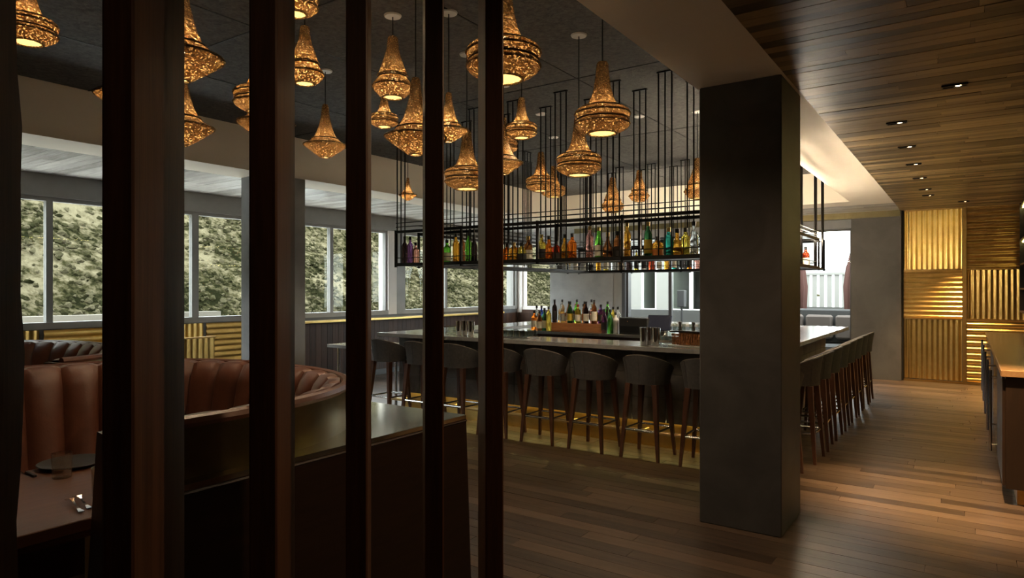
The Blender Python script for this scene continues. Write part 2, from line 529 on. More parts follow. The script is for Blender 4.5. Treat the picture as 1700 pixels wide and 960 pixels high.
bx('bronze_lintel', 'bronze', RX0 - SW, RX1 + SW, YB - .12, YB, ZL - .11, ZL, wb)

def window(name, axis, lo, hi, mull, z0, z1, pos, fm='frame_grey', fw=.05):
    wn = struct(empty(name))
    def b(nm, a0, a1, c0, c1, e0, e1, mat):
        if axis == 'y': return bx(nm, mat, pos - .1 + e0, pos - .1 + e1, a0, a1, c0, c1, wn)
        return bx(nm, mat, a0, a1, pos + .06 + e0, pos + .06 + e1, c0, c1, wn)
    b('window_frame', lo, hi, z1 - fw, z1, 0, .08, fm)
    b('window_sill', lo, hi, z0 - .06, z0 + .02, -.02, .11, fm)
    b('window_jamb', lo, lo + fw, z0 + .02, z1 - fw, 0, .08, fm)
    b('window_jamb', hi - fw, hi, z0 + .02, z1 - fw, 0, .08, fm)
    for m_ in mull: b('mullion', m_ - .035, m_ + .035, z0 + .02, z1 - fw, 0, .08, fm)
    e = [lo + fw] + [x for m_ in mull for x in (m_ - .035, m_ + .035)] + [hi - fw]
    for i in range(0, len(e), 2):
        b('pane', e[i], e[i + 1], z0 + .02, z1 - fw, .034, .042, 'window_glass')
    return wn
window('window_1', 'y', 1.3, 5.25, (3.42,), ZS, ZT, XW)
window('window_2', 'y', 5.25, 9.06, (6.5, 7.72), ZS, ZT, XW)
window('window_3', 'y', 9.5, 13.35, (10.79, 12.05), ZS, ZT, XW)
window('window_4', 'x', -8.98, -8.13, (), 1.16, ZT, YB, 'jamb_white')
window('window_5', 'x', -6.22, -1.74, (-5.22, -4.0, -2.9), .06, ZT, YB, 'dark_glaze', .04)

# corrugated sheet ------------------------------------------------
def corrugated(name, mat, u0, u1, v0, v1, pitch, vertical, plane, parent, amp=.012):
    """a folded sheet with thickness; plane = ('y', value, facing) or ('x', value, facing)"""
    ax, val, s = plane
    lo, hi = (u0, u1) if vertical else (v0, v1)
    n = max(3, round((hi - lo) / pitch)); per = 8
    rows = [[], []]
    for i in range(n * per + 1):
        q = lo + (hi - lo) * i / (n * per)
        h = amp * (math.sin(2 * math.pi * i / per))
        h = max(-amp * .75, min(amp * .75, h))
        for k, e in ((0, (v0 if vertical else u0)), (1, (v1 if vertical else u1))):
            u, v = (q, e) if vertical else (e, q)
            d = val + s * (h + amp)
            rows[k].append((u, d, v) if ax == 'y' else (d, u, v))
    mb = MB().grid(rows)
    back = [[(p[0], val, p[2]) if ax == 'y' else (val, p[1], p[2]) for p in r] for r in rows]
    mb.grid([rows[0], back[0]]); mb.grid([rows[1], back[1]])
    mb.grid([[rows[0][0], rows[1][0]], [back[0][0], back[1][0]]]); mb.grid([[rows[0][-1], rows[1][-1]], [back[0][-1], back[1][-1]]])
    return mb.build(name, mat, parent, smooth=True)
bwall = struct(empty('wall_end'))
Yp = YB + .05
bx('frame_post', 'black_matte', -.97, -.935, Yp - .06, Yp, 0, ZL, bwall)
bx('frame_post', 'brass_dim', -.075, -.02, Yp - .07, Yp, 0, ZL, bwall)
bx('frame_rail', 'brass_dim', -.93, XR, Yp - .05, Yp, 0, .035, bwall)
zs = [.035, 1.09, 1.93, 2.97]
for ci, (u0, u1, vert) in enumerate(((-.93, -.08, (1, 0, 1)), (-.015, .97, (0, 1, 0)))):
    for i in range(3):
        corrugated('brass_panel', 'brass_dim' if (ci == 1 and i == 2) else 'brass', u0, u1, zs[i] + .012, zs[i + 1] - .012, .078 if not (ci == 1 and i != 1) else .1,
                   bool(vert[i]), ('y', Yp, -1), bwall)
        bx('panel_rail', 'brass_dim', u0, u1, Yp - .035, Yp, zs[i + 1] - .012, zs[i + 1] + .012, bwall)

# left wall cladding: brass sheets, then walnut boards under a brass ledge
for i, (a, b, v) in enumerate(((1.3, 2.35, 0), (2.4, 3.3, 1), (3.35, 4.4, 0), (4.45, 5.35, 1), (5.4, 6.2, 0))):
    corrugated('brass_panel', 'brass', a, b, .1, ZS - .07, .085, bool(v), ('x', XW, 1), wl)
y = 6.25
bu = MB().box(0, .018, 0, 1, 0, 1, .004).mesh('board', 'wainscot_wood')
while y < YB - .1:
    link_mesh('board', bu, wl, (XW, y, .1), (1, .118, .93))
    y += .122
bx('brass_ledge', 'brass', XW, XW + .22, 6.22, 12.6, 1.035, 1.07, wl, b=.004)
bx('back_boards', 'wainscot_wood', XW + .05, -8.13, YB - .04, YB, .1, 1.03, wb)
# free-standing brass screen in front of the window wall
sc_ = empty('brass_screen', (-8.6, 4.6, 0), 0, 'low corrugated brass screen standing under the windows behind the brown booth', 'screen')
corrugated('sheet', 'brass', -.62, .62, .05, .93, .085, True, ('x', 0, 1), sc_)
bx('top_cap', 'brass_dim', -.01, .035, -.63, .63, .93, .95, sc_)
bx('foot', 'brass_dim', -.03, .06, -.63, -.57, 0, .05, sc_); bx('foot', 'brass_dim', -.03, .06, .57, .63, 0, .05, sc_)

# ------------------------------------------------------------------ columns
c = bx('column', 'plaster_dark', -1.52, -.985, 4.48, 5.06, 0, ZL, b=.006)
tag(c, 'square charcoal plaster column standing in the foreground between bar and aisle', 'column')
c = bx('column', 'plaster_grey', -7.42, -6.9, 4.86, 5.42, 0, ZL, b=.006)
tag(c, 'grey plaster column by the left windows behind the leather booth', 'column')

# ------------------------------------------------------------------ timber fins
fd = Vector((math.cos(R(44.1) + math.pi / 2), math.sin(R(44.1) + math.pi / 2), 0))   # depth of a fin
fs = Vector((fd.y, -fd.x, 0))                                                           # to the right across its face
fins = [(-190, -125, .26, 'nearest timber fin, at the left edge of the picture, with a wavy live edge'),
        (168, 222, .30, 'broad dark timber fin second from the left edge'),
        (413, 460, .26, 'dark timber fin third from the left edge, before the rounded booth end'),
        (574, 610, .24, 'dark timber fin fourth from the left edge, left of the polished ledge'),
        (706, 737, .24, 'slim dark timber fin with a lit left edge before the polished ledge'),
        (806, 836, .22, 'slim dark timber fin furthest right, next to the open floor')]
for k, (pl, pr, dep, lab) in enumerate(fins):
    a0, b0 = _dir(pl)
    d0 = 1.16 * (5.022 + (k - 1)) / 5.022
    P0 = Vector((a0 * d0, b0 * d0, 0))
    # width so that the right front edge lands where it stands
    a1, b1 = _dir(pr)
    den = fs.x * b1 - fs.y * a1
    wd = (P0.y * a1 - P0.x * b1) / den
    o = empty('timber_fin', P0, 0, lab, 'fin', 'timber fins of the screen')
    nz_ = 30 if k == 0 else 2
    rows = []
    for i in range(nz_ + 1):
        z = ZL * i / nz_
        wob = (.006 * math.sin(z * 5.1) + .004 * math.sin(z * 13.7 + 1) + .002 * math.sin(z * 31)) if k == 0 else 0
        e = .004; e2 = .022
        p = [(e, 0), (wd - e, 0), (wd, e), (wd + wob * .3, dep - e2 + wob), (wd - e2 * .7, dep + wob), (e2 * .7, dep), (0, dep - e2), (0, e)]
        rows.append([tuple(fs * u + fd * v + Vector((0, 0, z))) for u, v in p])
    mb = MB().grid(rows, closed=True)
    mb.add(rows[0], [list(range(8))[::-1]]); mb.add(rows[-1], [list(range(8))])
    mb.build('post', 'fin_wood', o)
    mb = MB(); mb.add([tuple(fs * u + fd * v + Vector((0, 0, z))) for z in (0, .006) for u, v in ((-.01, -.01), (wd + .01, -.01), (wd + .01, dep + .01), (-.01, dep + .01))],
           [(0, 3, 2, 1), (4, 5, 6, 7), (0, 1, 5, 4), (1, 2, 6, 5), (2, 3, 7, 6), (3, 0, 4, 7)])
    mb.build('foot_plate', 'black_steel', o)

# ------------------------------------------------------------------ booths
def spt(ph, a, b, n=2.5):
    c_, s_ = math.cos(ph), math.sin(ph)
    r = (abs(c_ / a) ** n + abs(s_ / b) ** n) ** (-1 / n)
    return Vector((c_ * r, s_ * r, 0))
def booth(loc, label, p0, p1, casing=None):
    A = 1.13
    ZB = 1.15
    t = empty('leather_booth', loc, 0, label, 'booth', 'round leather booths')
    # equal arc steps
    N = 400
    phs = [p0 + (p1 - p0) * i / N for i in range(N + 1)]
    pts = [spt(p, A, A) for p in phs]
    S = [0]
    for i in range(N): S.append(S[-1] + (pts[i + 1] - pts[i]).length)
    def pos(s, off):
        s = max(0, min(S[-1], s)); i = 0
        lo, hi = 0, N
        while hi - lo > 1:
            m_ = (lo + hi) // 2
            if S[m_] <= s: lo = m_
            else: hi = m_
        u = (s - S[lo]) / max(1e-6, S[lo + 1] - S[lo])
        p = pts[lo].lerp(pts[lo + 1], u)
        tg = (pts[min(lo + 2, N)] - pts[max(lo - 1, 0)]).normalized()
        nrm = Vector((tg.y, -tg.x, 0))          # outward (path runs counter-clockwise)
        return p - nrm * off
    n = round(S[-1] / .205)
    wch = S[-1] / n
    for c_ in range(n):
        rows = []
        prof = [(.34, .40), (.30, .44), (.245, .62), (.205, .85), (.17, 1.04), (.145, 1.10), (.10, ZB - .01), (.05, ZB - .005), (.04, ZB - .04)]
        for off, z in prof:
            r = []
            for j in range(9):
                u = j / 8
                bl = .032 * (1 - (2 * u - 1) ** 2) ** .5 - .026
                if z > ZB - .03 : 
                    zz = z + .012 * (1 - (2 * u - 1) ** 2) ** .5; oo = off
                else: zz = z; oo = off + bl
                p = pos((c_ + u) * wch, oo)
                r.append((p.x, p.y, zz))
            rows.append(r)
        MB().grid(rows).build('back_channel', 'leather', t, smooth=True)
    K = 72
    rows = []
    for off, z in ((.05, .3), (.05, ZB - .03), (.035, ZB - .01), (.012, ZB - .01), (0, ZB - .022), (0, 0)):
        rows.append([tuple(pos(S[-1] * i / K, off) + Vector((0, 0, z))) for i in range(K + 1)])
    sh = MB().grid(rows).build('shell', 'bronze', t, smooth=True)
    MB().sweep([pos(S[-1] * i / K, .018) + Vector((0, 0, ZB - .012)) for i in range(K + 1)], .024, 8).build('top_piping', 'leather', sh, smooth=True)
    for s_ in (0, S[-1]):        # arm ends
        q = [pos(s_, o_) + Vector((0, 0, z)) for o_, z in ((0, 0), (0, ZB - .02), (.14, ZB - .02), (.24, .62), (.34, .42), (.34, 0))]
        tg = (pts[1] - pts[0]).normalized() if s_ == 0 else (pts[-2] - pts[-1]).normalized()
        q2 = [p - tg * .03 for p in q]
        MB().add(q + q2, [list(range(6)), list(range(6, 12))[::-1]] + [(i, (i + 1) % 6, 6 + (i + 1) % 6, 6 + i) for i in range(6)]).build('arm_end', 'leather_dark', t)
    rows = []
    for off, z in ((.30, .12), (.30, .43), (.36, .465), (.7, .465), (.75, .44), (.75, .12)):
        rows.append([tuple(pos(S[-1] * i / K, off) + Vector((0, 0, z))) for i in range(K + 1)])
    MB().grid(rows).build('seat_cushion', 'leather_dark', t, smooth=True)
    rows = []
    for off, z in ((.2, 0), (.2, .13), (.68, .13), (.68, 0)):
        rows.append([tuple(pos(S[-1] * i / K, off) + Vector((0, 0, z))) for i in range(K + 1)])
    MB().grid(rows).build('plinth', 'casing_wood', t)
    return t, pos, S
C1 = Vector((-3.33, 1.35, 0))
bt, bpos, bS = booth(C1, 'round brown leather booth with channelled back, nearest the timber fins', R(-16), R(203))
booth(Vector((-5.85, 1.46, 0)), 'round brown leather booth with channelled back further off by the brass panels', R(20), R(205))
# dark casing with a polished ledge round the near booth
cs = empty('booth_casing', (0, 0, 0), 0, 'dark wood casing with polished bronze ledge wrapping the rounded booth end', 'partition')
cx0, cx1, cy0, cy1 = -4.52, -2.135, .97, 2.685
ZC = .95
outer, inner = [], []
K = 96
angs = [R(-16) + (R(180) + R(16)) * i / K for i in range(K + 1)]
ca = math.atan2(cy1 - C1.y, cx1 - C1.x); cb = math.atan2(cy1 - C1.y, cx0 - C1.x)
angs = sorted(angs + [ca, cb])
for p in angs:
    c_, s_ = math.cos(p), math.sin(p)
    ts = []
    if c_ > 1e-6: ts.append((cx1 - C1.x) / c_)
    if c_ < -1e-6: ts.append((cx0 - C1.x) / c_)
    if s_ > 1e-6: ts.append((cy1 - C1.y) / s_)
    r = min(ts)
    outer.append(Vector((C1.x + c_ * r, C1.y + s_ * r, 0)))
    q = spt(p, 1.133, 1.133); inner.append(Vector((C1.x + q.x, C1.y + q.y, 0)))
up = lambda p, z: (p.x, p.y, z)
MB().grid([[up(p, ZC - .02) for p in outer], [up(p, ZC) for p in outer], [up(p, ZC) for p in inner], [up(p, ZC - .02) for p in inner]]).build('ledge', 'bronze_top', cs)
bot = []
for p in outer:
    k = .045 if abs(p.y - cy1) < 1e-4 else 0
    bot.append(Vector((p.x, p.y + k, 0)))
MB().grid([[up(p, 0) for p in bot], [up(p, ZC - .02) for p in outer]]).build('side_panel', 'casing_wood', cs)
MB().sweep([up(p, ZC - .03) for p in outer], .006, 4).build('edge_trim', 'casing_wood', cs)

# ------------------------------------------------------------------ dining table and its setting
TZ = .75
tb = empty('dining_table', (-3.16, 1.05, 0), 0, 'brown wooden dining table on slim brass legs inside the near booth', 'table')
bx('tabletop', 'table_wood', -.47, .475, -.72, .72, TZ - .045, TZ, tb, b=.003)
for sx in (-1, 1):
    for sy in (-.5, .12, .62):
        if sy == .12 and sx < 0: continue
        MB().tube((sx * .4, sy, .0), (sx * .4, sy, TZ - .045), .017, seg=12).build('leg', 'brass_pole', tb, smooth=True)
bx('apron', 'table_wood', -.42, .42, -.66, .66, TZ - .085, TZ - .045, tb)
def glass_tumbler(loc, label, r=.036, hgt=.098, group=None):
    mb = MB().lathe([(0, 0), (r * .88, 0), (r * .9, .004), (r, hgt), (r - .003, hgt), (r * .86, .012), (0, .012)], 20, cap=False)
    o = mb.build('glass_tumbler', 'clear_glass', smooth=True, loc=loc)
    return tag(o, label, 'glass', group)
p = at_z(103, 793, TZ); glass_tumbler((p.x, p.y, TZ), 'clear empty tumbler standing before the dark plate on the booth table', .042, .112)
p = at_z(168, 822, TZ); glass_tumbler((p.x, p.y, TZ), 'clear tumbler half hidden behind the second timber fin', .036, .115)
p = at_z(120, 773, TZ)
o = MB().lathe([(0, .0), (.07, 0), (.12, .008), (.145, .02), (.141, .022), (.115, .012), (0, .008)], 36, cap=False).build('dinner_plate', 'black_matte', smooth=True, loc=(p.x, p.y, TZ))
tag(o, 'dark round dinner plate on the booth table', 'plate')
def fork(px0, py0, px1, py1, label):
    a = at_z(px0, py0, TZ); b = at_z(px1, py1, TZ)
    d = (b - a); ang = math.atan2(d.y, d.x)
    o = empty('fork', (a.x, a.y, TZ), ang, label, 'fork', 'forks on the booth table')
    L = .19
    rows = []
    for i in range(11):
        u = i / 10; x = .055 + (L - .055) * u
        z = .018 - .014 * u if u < .5 else .011
        z = .022 * (1 - u) ** 2 + .004
        wdt = .004 + .007 * max(0, u - .6) / .4 + .007 * max(0, .12 - u) / .12
        rows.append([(x, -wdt, z), (x, wdt, z), (x, wdt, z + .0025), (x, -wdt, z + .0025)])
    MB().grid(rows, closed=True).build('handle', 'chrome', o, smooth=True)
    for k in range(4):
        y = -.009 + .006 * k
        MB().sweep([(.057, y * .9, .0245), (.04, y, .021), (.02, y, .014), (0, y, .012)], .0018, 5).build('tine', 'chrome', o, smooth=True)
    return o
fork(112, 834, 142, 857, 'polished fork on the booth table, left of the pair')
fork(124, 829, 158, 852, 'polished fork on the booth table, right of the pair')
a = at_z(44, 787, TZ); b = at_z(76, 800, TZ)
kn = empty('table_knife', (a.x, a.y, TZ), math.atan2((b - a).y, (b - a).x), 'table knife with black handle on the booth table edge', 'knife')
MB().prism([(-.11, -.002), (.0, -.009), (.0, .006), (-.1, .006)], .004, .006).build('blade', 'chrome', kn)
bx('handle', 'black_matte', 0, .1, -.007, .007, .0005, .011, kn, b=.002)

# ------------------------------------------------------------------ bar
BZ = 1.04
BX0, BX1, BY0, BY1 = -6.25, -1.45, 6.02, 10.9
bar = empty('bar_counter', ((BX0 + BX1) / 2, (BY0 + BY1) / 2, 0), 0, 'long grey stone bar counter running round the bottles, stools along two sides', 'bar counter')
o_ = bar.location
def bb(nm, mat, x0, x1, y0, y1, z0, z1, b=0):
    return bx(nm, mat, x0 - o_.x, x1 - o_.x, y0 - o_.y, y1 - o_.y, z0, z1, bar, b)
DP = .62
bb('countertop', 'counter_stone', BX0, BX1, BY0, BY0 + DP, BZ - .045, BZ, .004)
bb('countertop', 'counter_stone', BX1 - DP, BX1, BY0 + DP, BY1, BZ - .045, BZ, .004)
bb('countertop', 'counter_stone', BX0, BX0 + DP, BY0 + DP, BY1, BZ - .045, BZ, .004)
bb('countertop', 'counter_stone', BX0 + DP, BX1 - DP, BY1 - DP, BY1, BZ - .045, BZ, .004)
OV = .3
# die panels of stone slabs, each slab its own piece
def slabs(along, lo, hi, face, n):
    for i in range(n):
        a = lo + (hi - lo) * i / n + .003; b = lo + (hi - lo) * (i + 1) / n - .003
        for z0, z1 in ((.26, .5), (.505, .745), (.75, BZ - .05)):
            if along == 'x': bb('stone_slab', 'bar_stone', a, b, face, face + .03, z0, z1, .002)
            else: bb('stone_slab', 'bar_stone', face - .03, face, a, b, z0, z1, .002)
slabs('x', BX0 + .1, BX1 - OV, BY0 + OV, 12)
slabs('y', BY0 + OV, BY1 - .1, BX1 - OV, 11)
bb('die_wall', 'black_matte', BX0 + .1, BX1 - OV - .03, BY0 + OV + .06, BY0 + DP - .05, 0, BZ - .05)
bb('die_wall', 'black_matte', BX1 - DP + .03, BX1 - OV - .06, BY0 + DP - .05, BY1 - .1, 0, BZ - .05)
bb('die_wall', 'black_matte', BX0 + .1, BX0 + .4, BY0 + DP - .05, BY1 - .1, 0, BZ - .05)
bb('kick_plate', 'brass', BX0 + .1, BX1 - OV - .06, BY0 + OV + .05, BY0 + OV + .06, 0, .25)
bb('kick_plate', 'brass', BX1 - OV - .06, BX1 - OV - .05, BY0 + OV + .05, BY1 - .1, 0, .25)
bb('light_strip', 'led_warm', BX0 + .12, BX1 - OV - .02, BY0 + OV + .033, BY0 + OV + .048, .262, .27)
MB().tube((BX0 + .1 - o_.x, BY0 + .14 - o_.y, .19), (BX1 - .16 - o_.x, BY0 + .14 - o_.y, .19), .02, seg=10).build('foot_rail', 'brass_pole', bar, smooth=True)
MB().tube((BX1 - .14 - o_.x, BY0 + .16 - o_.y, .19), (BX1 - .14 - o_.x, BY1 - .1 - o_.y, .19), .02, seg=10).build('foot_rail', 'brass_pole', bar, smooth=True)
for i in range(6):
    x = BX0 + .3 + i * .82
    MB().tube((x - o_.x, BY0 + .14 - o_.y, .19), (x - o_.x, BY0 + OV - o_.y, .19), .01, seg=8).build('rail_bracket', 'brass_pole', bar)
# lowered counter end
lw = empty('low_counter', (-6.62, 6.25, 0), 0, 'small pale lowered counter at the far left end of the bar', 'counter')
bx('countertop', 'counter_stone', -.36, .36, -.42, .3, .83, .87, lw, b=.003)
for sx in (-.27, .27):
    MB().tube((sx, -.3, 0), (sx, -.3, .83), .02, seg=10).build('leg', 'steel', lw)
    MB().tube((sx, .22, 0), (sx, .22, .83), .02, seg=10).build('leg', 'steel', lw)
# back bar island
isl = empty('back_bar', (-3.4, 8.1, 0), 0, 'back bar island with steel top and wood front behind the counter', 'back bar')
bx('cabinet', 'wainscot_wood', -1.75, 1.6, -.55, .55, 0, 1.0, isl)
bx('worktop', 'steel', -1.8, 1.65, -.6, .6, 1.0, 1.04, isl, b=.003)
bx('wood_front', 'block_wood', .25, 1.6, -.575, -.55, .72, .99, isl)
ic = empty('ice_well', (-3.4, 6.98, 0), 0, 'stainless steel ice well under the front counter', 'ice well')
bx('basin', 'steel', -1.6, 1.4, -.28, .22, .62, .82, ic, b=.004)
for sx in (-1.5, 1.3): bx('leg', 'steel', sx, sx + .05, -.2, .15, 0, .62, ic)

# ------------------------------------------------------------------ bottles
BT = {'wine': [(0, 0), (.036, 0), (.038, .005), (.038, .17), (.034, .195), (.016, .235), (.0145, .29)],
      'spirit': [(0, 0), (.042, 0), (.044, .006), (.044, .155), (.038, .178), (.017, .2), (.015, .25)],
      'squat': [(0, 0), (.053, 0), (.056, .008), (.056, .1), (.048, .135), (.018, .155), (.017, .185)],
      'tall': [(0, 0), (.033, 0), (.035, .005), (.036, .215), (.03, .235), (.014, .26), (.013, .315)],
      'bulb': [(0, 0), (.04, 0), (.05, .03), (.05, .085), (.032, .14), (.016, .18), (.015, .24)]}
bmeshes = {}
def bottle(loc, kind, col, label, group, lab='paper_label', cap='cap_black', s=1.0, detail=True):
    key = (kind, col)
    pr = BT[kind]
    if key not in bmeshes:
        bmeshes[key] = MB().lathe(pr, 14).mesh('glass_body', 'bottle_' + col, smooth=True)
    t = empty('bottle', loc, random.uniform(0, 6.28), label, 'bottle', group)
    t.scale = (s, s, s)
    link_mesh('glass_body', bmeshes[key], t)
    top = pr[-1]
    k2 = ('cap', kind, cap)
    if k2 not in bmeshes:
        bmeshes[k2] = MB().lathe([(top[0] + .002, top[1] - .025), (top[0] + .003, top[1] + .012), (0, top[1] + .012)], 12).mesh('stopper', cap, smooth=True)
    link_mesh('stopper', bmeshes[k2], t)
    if lab:
        k3 = ('lab', kind, lab)
        if k3 not in bmeshes:
            r = pr[3][0] + .0012; z0 = pr[3][1] * .2; z1 = pr[3][1] * .78
            bmeshes[k3] = MB().lathe([(r, z0), (r, z1)], 14, cap=False).mesh('label', lab, smooth=True)
        link_mesh('label', bmeshes[k3], t)
    return t

# ------------------------------------------------------------------ hanging rack
KY0, KY1 = 5.45, 5.83
KX0, KX1 = -5.35, -1.6
KYF = 9.75
ZKB, ZKT = 1.875, 2.245
rk = empty('hanging_rack', (-3.45, 7.4, ZKB), 0, 'black steel bottle rack hung from the ceiling on thin rods over the bar', 'rack')
ro = Vector((-3.45, 7.4, ZKB))
def kb(nm, x0, x1, y0, y1, z0, z1, mat='black_steel'):
    return bx(nm, mat, x0 - ro.x, x1 - ro.x, y0 - ro.y, y1 - ro.y, z0 - ro.z, z1 - ro.z, rk)
runs = [(KX0, KX1, KY0, KY1), (KX1 - .38, KX1, KY1, KYF - .38), (KX0, KX1, KYF - .38, KYF), (KX0, KX0 + .38, KY1, KYF - .38)]
for x0, x1, y0, y1 in runs:
    kb('shelf', x0, x1, y0, y1, ZKB - .012, ZKB)
    for z, h in ((ZKB, .035), (ZKT, .03)):
        if x1 - x0 > y1 - y0:
            kb('rail', x0, x1, y0 - .012, y0 + .012, z - h / 2, z + h / 2); kb('rail', x0, x1, y1 - .012, y1 + .012, z - h / 2, z + h / 2)
        else:
            kb('rail', x0 - .012, x0 + .012, y0, y1, z - h / 2, z + h / 2); kb('rail', x1 - .012, x1 + .012, y0, y1, z - h / 2, z + h / 2)
    for z in (ZKB + .075, ZKT + .055, ZKT + .1):
        if x1 - x0 > y1 - y0:
            for yy in (y0, y1): kb('guard_wire', x0, x1, yy - .004, yy + .004, z - .004, z + .004)
        else:
            for xx in (x0, x1): kb('guard_wire', xx - .004, xx + .004, y0, y1, z - .004, z + .004)
for x in (KX0, KX0 + .95, KX0 + 1.9, KX0 + 2.8, KX1):    # heavier posts
    for yy in (KY0, KY1, KYF - .38, KYF):
        kb('post', x - .012, x + .012, yy - .012, yy + .012, ZKB - .03, ZKT + .02)
kb('light_strip', KX0 + .05, KX1 - .05, KYF + .013, KYF + .02, ZKT - .012, ZKT + .012, 'rack_fill_glow')  # added fill strip, hidden behind the rear rail, brightens the back soffit
kb('light_strip', KX1 - .034, KX1 - .014, KY1 + .6, KYF - .1, ZKT + .004, ZKT + .014, 'rack_fill_glow')  # second added fill strip, tucked behind the right rail, brightens border and ceiling
rod_m = MB().tube((0, 0, ZKB), (0, 0, ZH), .0075, seg=6).mesh('hanging_rod', 'black_steel')
def rods(x, y, n, dx, dy):
    for i in range(n):
        link_mesh('hanging_rod', rod_m, rk, (x + dx * (i - (n - 1) / 2) - ro.x, y + dy * (i - (n - 1) / 2) - ro.y, -ro.z))
    e = (n - 1) / 2
    kb('ceiling_bracket', x - abs(dx) * e - .012, x + abs(dx) * e + .012, y - abs(dy) * e - .012, y + abs(dy) * e + .012, ZH - .012, ZH)
x = KX1 - .55
i = 0
while x > KX0 - .05:
    rods(x, KY0, 3 + (i % 2), .06, 0); rods(x + .12, KY1, 3, .06, 0)
    rods(x, KYF, 3, .06, 0); rods(x - .2, KYF - .38, 3, .06, 0)
    x -= .52; i += 1
for yy in (5.62, 6.5, 7.4, 8.3, 9.2, 9.7):
    rods(KX1 - .01, yy, 3, 0, .07)
for yy in (6.4, 7.3, 8.2, 9.1):
    rods(KX1 - .38, yy + .2, 3, 0, .07); rods(KX0 + .01, yy, 3, 0, .07); rods(KX0 + .38, yy + .3, 3, 0, .07)

FR = 'bottles on the front shelf of the hanging rack'
front = [(672, 'tall', 'dark', None), (681, 'tall', 'purple', None), (690, 'spirit', 'rose', None), (742, 'spirit', 'green', 'paper_label'), (757, 'tall', 'amber', None), (767, 'tall', 'brown', None), (778, 'tall', 'green', None), (787, 'wine', 'dark', None),
         (842, 'squat', 'orange', None), (853, 'squat', 'amber', None), (866, 'squat', 'yellow', 'label_dark'), (877, 'spirit', 'brown', 'paper_label'),
         (899, 'spirit', 'yellow', 'label_dark'), (911, 'bulb', 'orange', None), (924, 'squat', 'red', 'label_dark'), (938, 'bulb', 'amber', None), (950, 'spirit', 'orange', None),
         (979, 'tall', 'rose', None), (994, 'wine', 'green', 'paper_label'), (1009, 'bulb', 'brown', None), (1025, 'spirit', 'brown', 'label_dark'), (1041, 'tall', 'amber', None),
         (1076, 'tall', 'deep green', 'label_yellow'), (1092, 'squat', 'amber', 'label_orange'), (1110, 'spirit', 'teal', None), (1124, 'bulb', 'amber', None), (1138, 'spirit', 'yellow', None), (1152, 'wine', 'clear', None)]
for i, (px, k, c_, lb) in enumerate(front):
    p = at_y(px, 430, KY0 + .1 + .05 * (i % 3))
    bottle((p.x, p.y, ZKB), k, c_, f'{c_} glass bottle on the front rack shelf, {ORD[i]} from the left', FR, lb, random.choice(['cap_black', 'cap_black', 'cap_gold']), s=1.0)
rear = ['clear', 'yellow', 'amber', 'clear', 'white', 'clear', 'amber', 'yellow', 'clear', 'brown', 'dark', 'yellow', 'white', 'red', 'clear', 'amber', 'teal', 'clear', 'orange', 'rose']
for i, c_ in enumerate(rear):
    p = at_y(918 + i * 12.6, 450, KYF - .25 + .06 * (i % 2))
    bottle((p.x, p.y, ZKB), random.choice(['spirit', 'squat', 'wine', 'tall']), c_, f'{c_} bottle on the rear rack shelf, {ORD[i]} from the left', 'bottles on the rear shelf of the hanging rack',
           random.choice(['paper_label', 'paper_label', 'label_dark', None]))
side = ['orange', 'amber', 'brown', 'yellow', 'amber', 'green', 'yellow', 'clear', 'amber', 'red']
for i, c_ in enumerate(side):
    bottle((KX1 - .17 + .07 * (i % 2), 7.35 + i * .19, ZKB), random.choice(['spirit', 'tall', 'wine']), c_, f'{c_} bottle on the rack shelf right of the column, {ORD[i]} from the front',
           'bottles on the right shelf of the hanging rack', random.choice([None, 'paper_label']))

# ------------------------------------------------------------------ back bar things
wblk = bx('wood_riser', 'block_wood', 0, .78, -.17, .17, 0, .105, b=.006)
p = at_y(914, 547, 7.72); wblk.location = (p.x, 7.86, 1.04)
tag(wblk, 'thick raw wooden block raising the bottles on the back bar', 'riser')
bxs = wblk.location.x
G2 = 'bottles on the wooden riser of the back bar'
on_block = [('tall', 'dark', 'label_dark'), ('spirit', 'amber', 'paper_label'), ('squat', 'brown', 'paper_label'), ('tall', 'clear', None), ('wine', 'brown', 'paper_label'), ('spirit', 'dark', 'paper_label'),
            ('wine', 'deep green', 'label_yellow'), ('tall', 'green', 'label_dark'), ('spirit', 'clear', 'paper_label'), ('spirit', 'yellow', 'paper_label'), ('wine', 'brown', 'label_orange'), ('tall', 'clear', 'label_dark')]
on_block += [('wine', 'dark', 'paper_label'), ('spirit', 'rose', 'paper_label'), ('squat', 'amber', 'label_yellow'), ('tall', 'brown', 'paper_label'), ('spirit', 'purple', 'label_dark'), ('wine', 'green', 'label_yellow')]
for i, (k, c_, lb) in enumerate(on_block):
    bottle((bxs + .05 + i * .04, 7.745 + .115 * (i % 3) , 1.145), k, c_, f'{c_} bottle on the wooden riser, {ORD[i]} from the left', G2, lb, random.choice(['cap_black', 'cap_gold', 'cap_black', 'cap_red']), s=.96)
for i, (px, yy, k, c_, lb) in enumerate([(887, 7.8, 'spirit', 'orange', 'paper_label'), (896, 7.62, 'spirit', 'brown', 'paper_label'), (899, 7.95, 'tall', 'blue', None), (904, 7.64, 'wine', 'deep green', 'paper_label'), (911, 7.6, 'tall', 'yellow', None), (891, 7.95, 'tall', 'clear', None)]):
    p = at_y(px, 547, yy)
    bottle((p.x, yy, 1.04), k, c_, f'{c_} bottle on the back bar worktop left of the wooden riser', 'bottles left of the wooden riser', lb)
